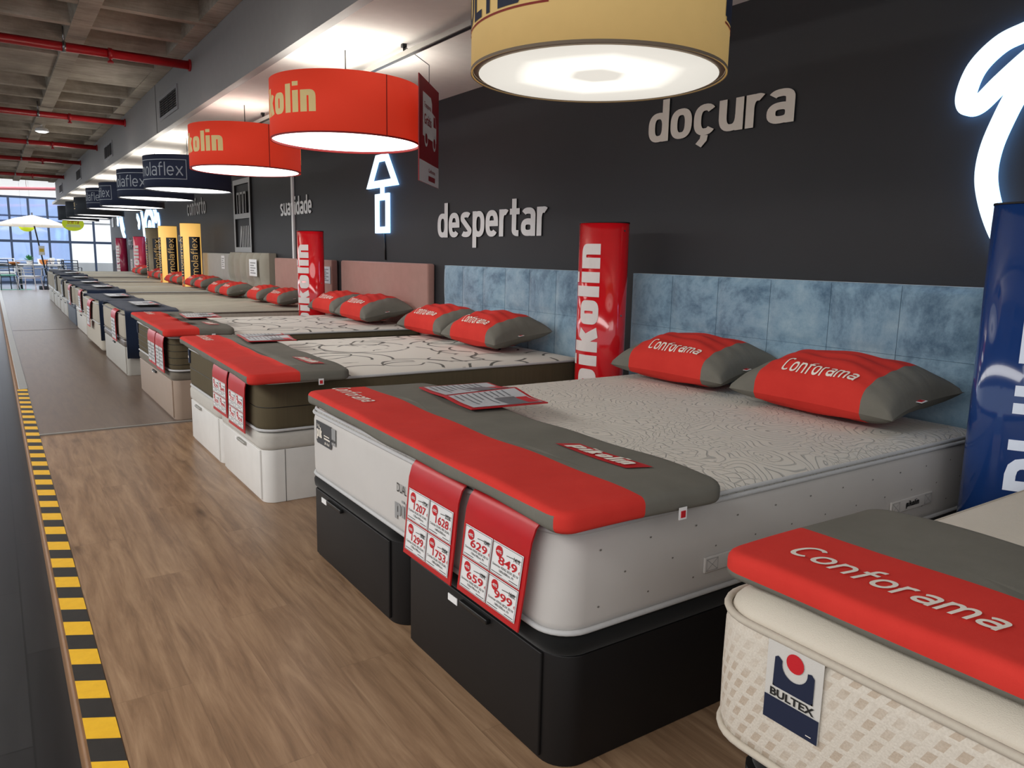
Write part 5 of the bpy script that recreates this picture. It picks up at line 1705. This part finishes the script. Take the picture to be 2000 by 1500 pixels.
for i, (X0, Y0, Y1, base, lid, side, z0, z1, zn, bd) in enumerate(far):
    o_ = ORD[i]
    if base:
        bed_base(X0, 2.95, Y0 + 0.01, Y1 - 0.01, z0 - 0.004, z0 - 0.07, base, lid, '%s, %s navy covered bed past the tan base' % (bd, o_), 1 if i < 4 else 2, 0.035, handle='dark', door=i != 3)
    else:
        t = thing('storage_divan', 'cream upholstered base of the %s navy covered bed past the tan base' % o_, 'divan', (X0, (Y0 + Y1) / 2, 0), group='divans under the mattresses')
        mb = MB(); mb.slab(X0 + 0.02, 2.86, Y0 + 0.01, Y1 - 0.01, 0.06, edge_prof(0.03, 0.34, 0.03), nc=8); mb.build('upholstery', M['cream_base'], t)
        for x in (1.2, 2.8):
            for y in (Y0 + 0.15, Y1 - 0.15):
                mb = MB(); mb.tube([(x, y, 0), (x, y, 0.05)], 0.025, 10); mb.build('leg', M['dark'], t)
    mattress(X0, 2.86 if i == 1 else 2.97, Y0, Y1, z0, z1, side, 'wave', 'cream quilted mattress of the %s navy covered bed past the tan base' % o_, 0.018, 0.07, pip='grey_lid' if i == 0 else 'piping')
    navy_cover(X0 + 0.03, X0 + 0.50, Y0 - 0.012, Y1 + 0.012, z1 + 0.028, zn, z1 - 0.12, 'navy cloth cover over the foot of the %s navy covered bed past the tan base' % o_)
    if i < 6:
        w = 0.22
        price_bib((Y0 + Y1) / 2 - 0.32 + (0.1 if i == 1 else 0), X0 - 0.006, z1 + 0.012, 0.30, 0.30 if i != 1 else 0.33, None,
                  'price holder on the foot of the %s navy covered bed past the tan base' % o_, shear=0.1 if i != 1 else 0.7, flap=0.07,
                  group='price holders on the navy covered beds', tuck=0.018, red='red_vinyl' if i < 4 else 'navy_fab')
        brochure(X0 + 0.30, (Y0 + Y1) / 2 - 0.05, z1 + 0.052, 0.62, 0.24, 0.0, 'flat price folder on the %s navy cover past the tan base' % o_, border='dark', tent=0.0, group='price folders on the navy covers')
    else:
        brochure(X0 + 0.30, (Y0 + Y1) / 2, z1 + 0.052, 0.5, 0.24, 0.0, 'flat price folder on the last navy cover', border='dark', tent=0.0, group='price folders on the navy covers')
    if pil_y[i]:
        for k, y in enumerate(pil_y[i]):
            side_ = ('on its glass front side', 'on its tan base side')[k]
            pillow(2.70 if i == 1 else 2.74, y, z1 + 0.104, 'red and grey pillow of the %s navy covered bed, %s' % (o_, side_), 0.16, 0.0, sc=0.87)

# ------------------------------------------------------------------ garden corner beyond the platform
def tubes(mb, segs, r, m=0):
    for s_ in segs: mb.tube(s_, r, 7, False, m)


def chair(x, y, rz, frame, seatm, label):
    t = thing('garden_chair', label, 'chair', (x, y, -0.08), (0, 0, rz), group='metal garden chairs')
    WLOC[t.name] = Vector((0, 0, 0))
    mb = MB(); mb.slab(-0.22, 0.22, -0.21, 0.21, 0.05, edge_prof(0.41, 0.45, 0.012)); mb.build('seat', M[seatm], t)
    for sx in (-1, 1):
        for sy in (-1, 1):
            mb = MB(); mb.tube([(sx * 0.25, sy * 0.25, 0), (sx * 0.21, sy * 0.20, 0.41)], 0.014, 8); mb.build('leg', M[frame], t)
        mb = MB(); mb.tube(smooth([(sx * 0.235, -0.2, 0.43), (sx * 0.25, -0.2, 0.62), (sx * 0.25, -0.1, 0.66), (sx * 0.235, 0.22, 0.66)], 5), 0.013, 8); mb.build('arm', M[frame], t)
    mb = MB(); tubes(mb, [smooth([(-0.21, 0.2, 0.43), (-0.22, 0.27, 0.84), (-0.18, 0.28, 0.88), (0.18, 0.28, 0.88), (0.22, 0.27, 0.84), (0.21, 0.2, 0.43)], 4)], 0.013)
    tubes(mb, [[(-0.21, 0.245, z), (0.21, 0.245, z)] for z in (0.55, 0.63, 0.71, 0.79)], 0.009); mb.build('backrest', M[frame], t)
    mb = MB(); tubes(mb, [[(-0.22, -0.22, 0.38), (0.22, -0.22, 0.38)], [(-0.22, 0.22, 0.38), (0.22, 0.22, 0.38)], [(-0.23, -0.22, 0.2), (-0.23, 0.22, 0.2)], [(0.23, -0.22, 0.2), (0.23, 0.22, 0.2)]], 0.009); mb.build('stretcher', M[frame], t)

def table(x, y, w, d, label, frame, topm):
    t = thing('garden_table', label, 'table', (x, y, -0.0945), group='garden tables')
    mb = MB(); mb.slab(x - w / 2, x + w / 2, y - d / 2, y + d / 2, 0.05, edge_prof(0.60, 0.64, 0.01)); mb.build('tabletop', M[topm], t)
    for sx in (-1, 1):
        for sy in (-1, 1):
            mb = MB(); mb.tube([(x + sx * (w / 2 - 0.08), y + sy * (d / 2 - 0.08), -0.0945), (x + sx * (w / 2 - 0.12), y + sy * (d / 2 - 0.12), 0.60)], 0.02, 8); mb.build('leg', M[frame], t)
table(0.1, 28.6, 1.5, 1.0, 'dark garden table behind the dark garden chair', 'dark_metal', 'dark_metal')
table(1.35, 29.6, 1.3, 1.0, 'white garden table below the parasol pole', 'white_metal', 'white_metal')
chair(0.93, 26.5, 2.7, 'white_metal', 'white_metal', 'white metal garden chair standing just past the platform')
chair(0.35, 27.6, 0.4, 'dark_metal', 'teal', 'dark metal garden chair with a pale seat in front of the dark table')
chair(1.55, 26.7, 3.3, 'dark_metal', 'dark_metal', 'dark metal garden chair beside the last bed foot')
chair(0.45, 30.6, 0.0, 'white_metal', 'white_metal', 'white garden chair behind the tables by the glass front')
chair(1.9, 30.7, 3.0, 'white_metal', 'white_metal', 'white garden chair behind the white table')
mb = MB(); mb.slab(-0.6, 1.0, 27.0, 28.2, 0.02, [(0.0, -0.1), (0.0, -0.097), (0.003, -0.0955)]); mb.build('rug', M['teal'], label='teal rug under the dark garden chair', cat='rug', origin=(0.2, 27.6, -0.1))
mb = MB(); mb.slab(0.72, 1.5, 25.9, 26.95, 0.02, [(0.0, -0.1), (0.0, -0.097), (0.003, -0.0955)]); mb.build('rug', M['pink_rug'], label='pale pink rug under the white garden chair', cat='rug', origin=(1.1, 26.4, -0.1))
chair(2.15, 28.3, 2.9, 'dark_metal', 'dark_metal', 'dark metal garden chair whose back shows over the last mattress')
# things on the tables
t = thing('potted_plant', 'green potted plant on the white garden table', 'plant', (1.05, 29.5, 0.64))
mb = MB(); mb.rings([[(1.05 + r * math.cos(2 * PI * i / 14), 29.5 + r * math.sin(2 * PI * i / 14), z) for i in range(14)] for z, r in ((0.64, 0.06), (0.76, 0.085))]); mb.build('pot', M['white_metal'], t)
mb = MB()
rg = random.Random(5)
for i in range(46):
    a, e_, L_ = rg.uniform(0, 2 * PI), rg.uniform(0.2, 1.4), rg.uniform(0.12, 0.24)
    d = Vector((math.cos(a) * math.cos(e_), math.sin(a) * math.cos(e_), math.sin(e_))); s_ = Vector((-math.sin(a), math.cos(a), 0)) * 0.03
    b0 = Vector((1.05, 29.5, 0.76))
    mb.poly([b0 + d * 0.02, b0 + d * L_ * 0.6 + s_, b0 + d * L_, b0 + d * L_ * 0.6 - s_])
mb.build('leaves', M['foliage'], t)

def bowl(x, y, z, r, h, mat, label, nm='bowl'):
    mb = MB(); n = 18
    mb.rings([[(x + q * math.cos(2 * PI * i / n), y + q * math.sin(2 * PI * i / n), z + k) for i in range(n)] for k, q in ((0, r * 0.45), (h * 0.4, r * 0.85), (h, r), (h, r * 0.93), (h * 0.35, r * 0.7), (h * 0.15, r * 0.3))])
    mb.build(nm, M[mat], label=label, cat=nm, origin=(x, y, z))
bowl(0.62, 28.5, 0.64, 0.16, 0.09, 'terracotta', 'orange bowl on the edge of the dark garden table')
bowl(0.25, 28.4, 0.64, 0.22, 0.04, 'white_metal', 'flat white dish on the dark garden table', 'dish')
bowl(1.45, 29.45, 0.64, 0.13, 0.16, 'terracotta', 'orange pot on the white garden table by the parasol pole', 'pot')
bowl(1.7, 29.5, 0.64, 0.07, 0.22, 'white_metal', 'tall white vase on the white garden table', 'vase')
for k, x in enumerate((1.35, 1.62, 1.9)):
    bowl(x, 30.0 - k * 0.1, 0.64, 0.05, 0.18, 'glass_clear' if k == 1 else 'white_metal', ('slim white cup at the back of the white garden table', 'clear glass tumbler on the white garden table', 'white cup at the far end of the white garden table')[k], ('cup', 'tumbler', 'cup')[k])
# parasol
t = thing('parasol', 'cream garden parasol with a dark leaning pole under the glass front', 'parasol', (1.42, 28.0, -0.1))
apex = Vector((1.17, 28.0, 2.17))
n = 8
mb = MB()
rim = [apex + Vector((0.98 * math.cos(2 * PI * i / n + 0.2), 0.98 * math.sin(2 * PI * i / n + 0.2), -0.30)) for i in range(n)]
for i in range(n):
    a, b_ = rim[i], rim[(i + 1) % n]
    mid = (a + b_) / 2; mid.z += 0.02
    m1 = (apex + a) / 2 + Vector((0, 0, 0.03)); m2 = (apex + b_) / 2 + Vector((0, 0, 0.03))
    mb.poly([apex, m1, m2], 0, True); mb.poly([m1, a, b_, m2], 0, True)
    mb.poly([a, a + Vector((0, 0, -0.05)), b_ + Vector((0, 0, -0.05)), b_])
mb.build('canopy', M['canvas'], t)
mb = MB(); mb.tube([(1.17, 28.0, 2.24), (1.17, 28, 2.1), (1.30, 28.0, 1.2), (1.48, 28.0, 0.02)], 0.022, 10); mb.build('pole', M['dark_metal'], t)
mb = MB(); mb.slab(1.2, 1.72, 27.75, 28.25, 0.2, edge_prof(-0.1, 0.02, 0.02)); mb.build('base', M['dark_metal'], t)
for i in range(n):
    mb = MB(); mb.tube([apex + Vector((0, 0, -0.04)), rim[i] + Vector((0, 0, -0.012))], 0.008, 6); mb.build('rib', M['dark_metal'], t)
tg = thing('pole_tag', 'small white and yellow tag hanging on the parasol pole', 'tag', (1.36, 27.96, 1.0))
mb = MB(); mb.box(1.27, 1.43, 27.955, 27.962, 0.96, 1.24); mb.build('card', M['card'], tg)
mb = MB(); put_rect(mb, lambda u, v: (1.27 + u, 27.953, 0.96 + v), 0.02, 0.14, 0.10, 0.2); mb.build('print', plain('yellow_print', srgb(236, 196, 70), 0.5), tg)
# lime oval signs
def oval(x, y, z, a, b_, label, ztop):
    t = thing('oval_sign', label, 'sign', (x, y, z), group='lime oval hanging signs')
    n = 40
    R_ = lambda yy, k=1.0: [(x + a * k * math.cos(2 * PI * i / n), yy, z + b_ * k * math.sin(2 * PI * i / n)) for i in range(n)]
    mb = MB(); mb.rings([R_(y + 0.006), R_(y - 0.006)], 0, False); mb.build('board', M['lime'], t)
    g = lambda u, v: (x + u, y - 0.009, z + v)
    mb = MB(); put_strokes(mb, g, 'Conforama' if False else 'oferta', -a * 0.52, b_ * 0.02, b_ * 0.42, 0, width=a * 1.04, **CONF); mb.build('lettering', M['redink'], t)
    mb = MB(); put_rect(mb, g, -a * 0.6, a * 0.62, -b_ * 0.24, -b_ * 0.12); put_rect(mb, g, -a * 0.66, a * 0.66, -b_ * 0.44, -b_ * 0.34); mb.build('print', M['card'], t)
    mb = MB()
    for s_ in (-1, 1): mb.tube([(x + s_ * a * 0.5, y, z + b_ * 0.84), (x + s_ * a * 0.5, y, ztop)], 0.002, 5)
    mb.build('wire', M['cable'], t)
oval(1.93, 24.0, 1.84, 0.26, 0.19, 'lime oval sign hanging beside the dark grey drum lamps', ZC)
oval(1.05, 29.0, 1.92, 0.25, 0.24, 'lime oval sign half hidden behind the cream parasol', 4.2)

# ------------------------------------------------------------------ light
w = bpy.data.worlds.new('daylight'); bpy.context.scene.world = w; w.use_nodes = True
nt = w.node_tree
bg = nt.nodes['Background']
tc = nt.nodes.new('ShaderNodeTexCoord')
sp = nt.nodes.new('ShaderNodeSeparateXYZ'); nt.links.new(tc.outputs['Generated'], sp.inputs[0])
k = nt.nodes.new('ShaderNodeMapRange'); k.inputs['From Min'].default_value = 0.75; k.inputs['From Max'].default_value = 1.0
k.inputs['To Min'].default_value = 0.8; k.inputs['To Max'].default_value = 1.5
nt.links.new(sp.outputs[1], k.inputs['Value'])
nt.links.new(k.outputs[0], bg.inputs['Strength'])
bg.inputs['Color'].default_value = (0.86, 0.93, 1.0, 1)


def area(name, loc, rot, sx, sy, e, c=(1, 1, 1)):
    L = bpy.data.lights.new(name, 'AREA'); L.shape = 'RECTANGLE'; L.size = sx; L.size_y = sy; L.energy = e; L.color = c
    o = bpy.data.objects.new(name, L); COL.objects.link(o); o.location = loc; o.rotation_euler = rot
    return o
area('aisle_ceiling_fill', (-2.6, 6, 2.8), (0, 0, 0), 1.6, 16, 600, (1, 0.98, 0.95))  # soft off-frame fill standing in for the store's unseen aisle fluorescents
area('aisle_ceiling_fill_far', (-2.6, 20, 2.8), (0, 0, 0), 1.6, 10, 240, (0.95, 0.98, 1))  # the same unseen fill carried on over the far aisle
area('fill_behind_camera', (-0.6, -2.2, 2.7), (math.radians(38), 0, math.radians(-25)), 2.5, 1.2, 25, (1, 0.97, 0.93))  # weak fill added behind the camera, no lamp seen there
area('glass_front_daylight', (1.0, YG - 0.3, 1.6), (math.radians(-90), 0, 0), 7, 2.6, 110, (0.88, 0.94, 1))
area('garden_ceiling_lights', (1.0, 28.5, 4.1), (0, 0, 0), 6, 5, 260, (0.97, 0.99, 1))

# ------------------------------------------------------------------ camera
f_px, yaw, pitch, roll = 1483.377, 0.599412, 0.165423, 0.0211699
cy, sy, cp, sp_, cr, sr = math.cos(yaw), math.sin(yaw), math.cos(pitch), math.sin(pitch), math.cos(roll), math.sin(roll)
fwd = Vector((sy, cy, 0)); right = Vector((cy, -sy, 0)); up = Vector((0, 0, 1))
f2 = fwd * cp - up * sp_; u2 = up * cp + fwd * sp_
r3 = right * cr + u2 * sr; u3 = u2 * cr - right * sr
cam = bpy.data.cameras.new('camera'); co = bpy.data.objects.new('camera', cam); COL.objects.link(co)
cam.sensor_width = 36; cam.lens = f_px / 2000 * 36
cam.clip_start = 0.05; cam.clip_end = 200
co.matrix_world = Matrix(((r3.x, u3.x, -f2.x, 0), (r3.y, u3.y, -f2.y, 0), (r3.z, u3.z, -f2.z, 1.2), (0, 0, 0, 1)))
sc = bpy.context.scene
sc.camera = co
sc.view_settings.view_transform = 'Standard'
sc.view_settings.look = 'None'
sc.view_settings.exposure = 0.0
sc.cycles.use_denoising = True
sc.cycles.max_bounces = 8
sc.cycles.sample_clamp_indirect = 6.0
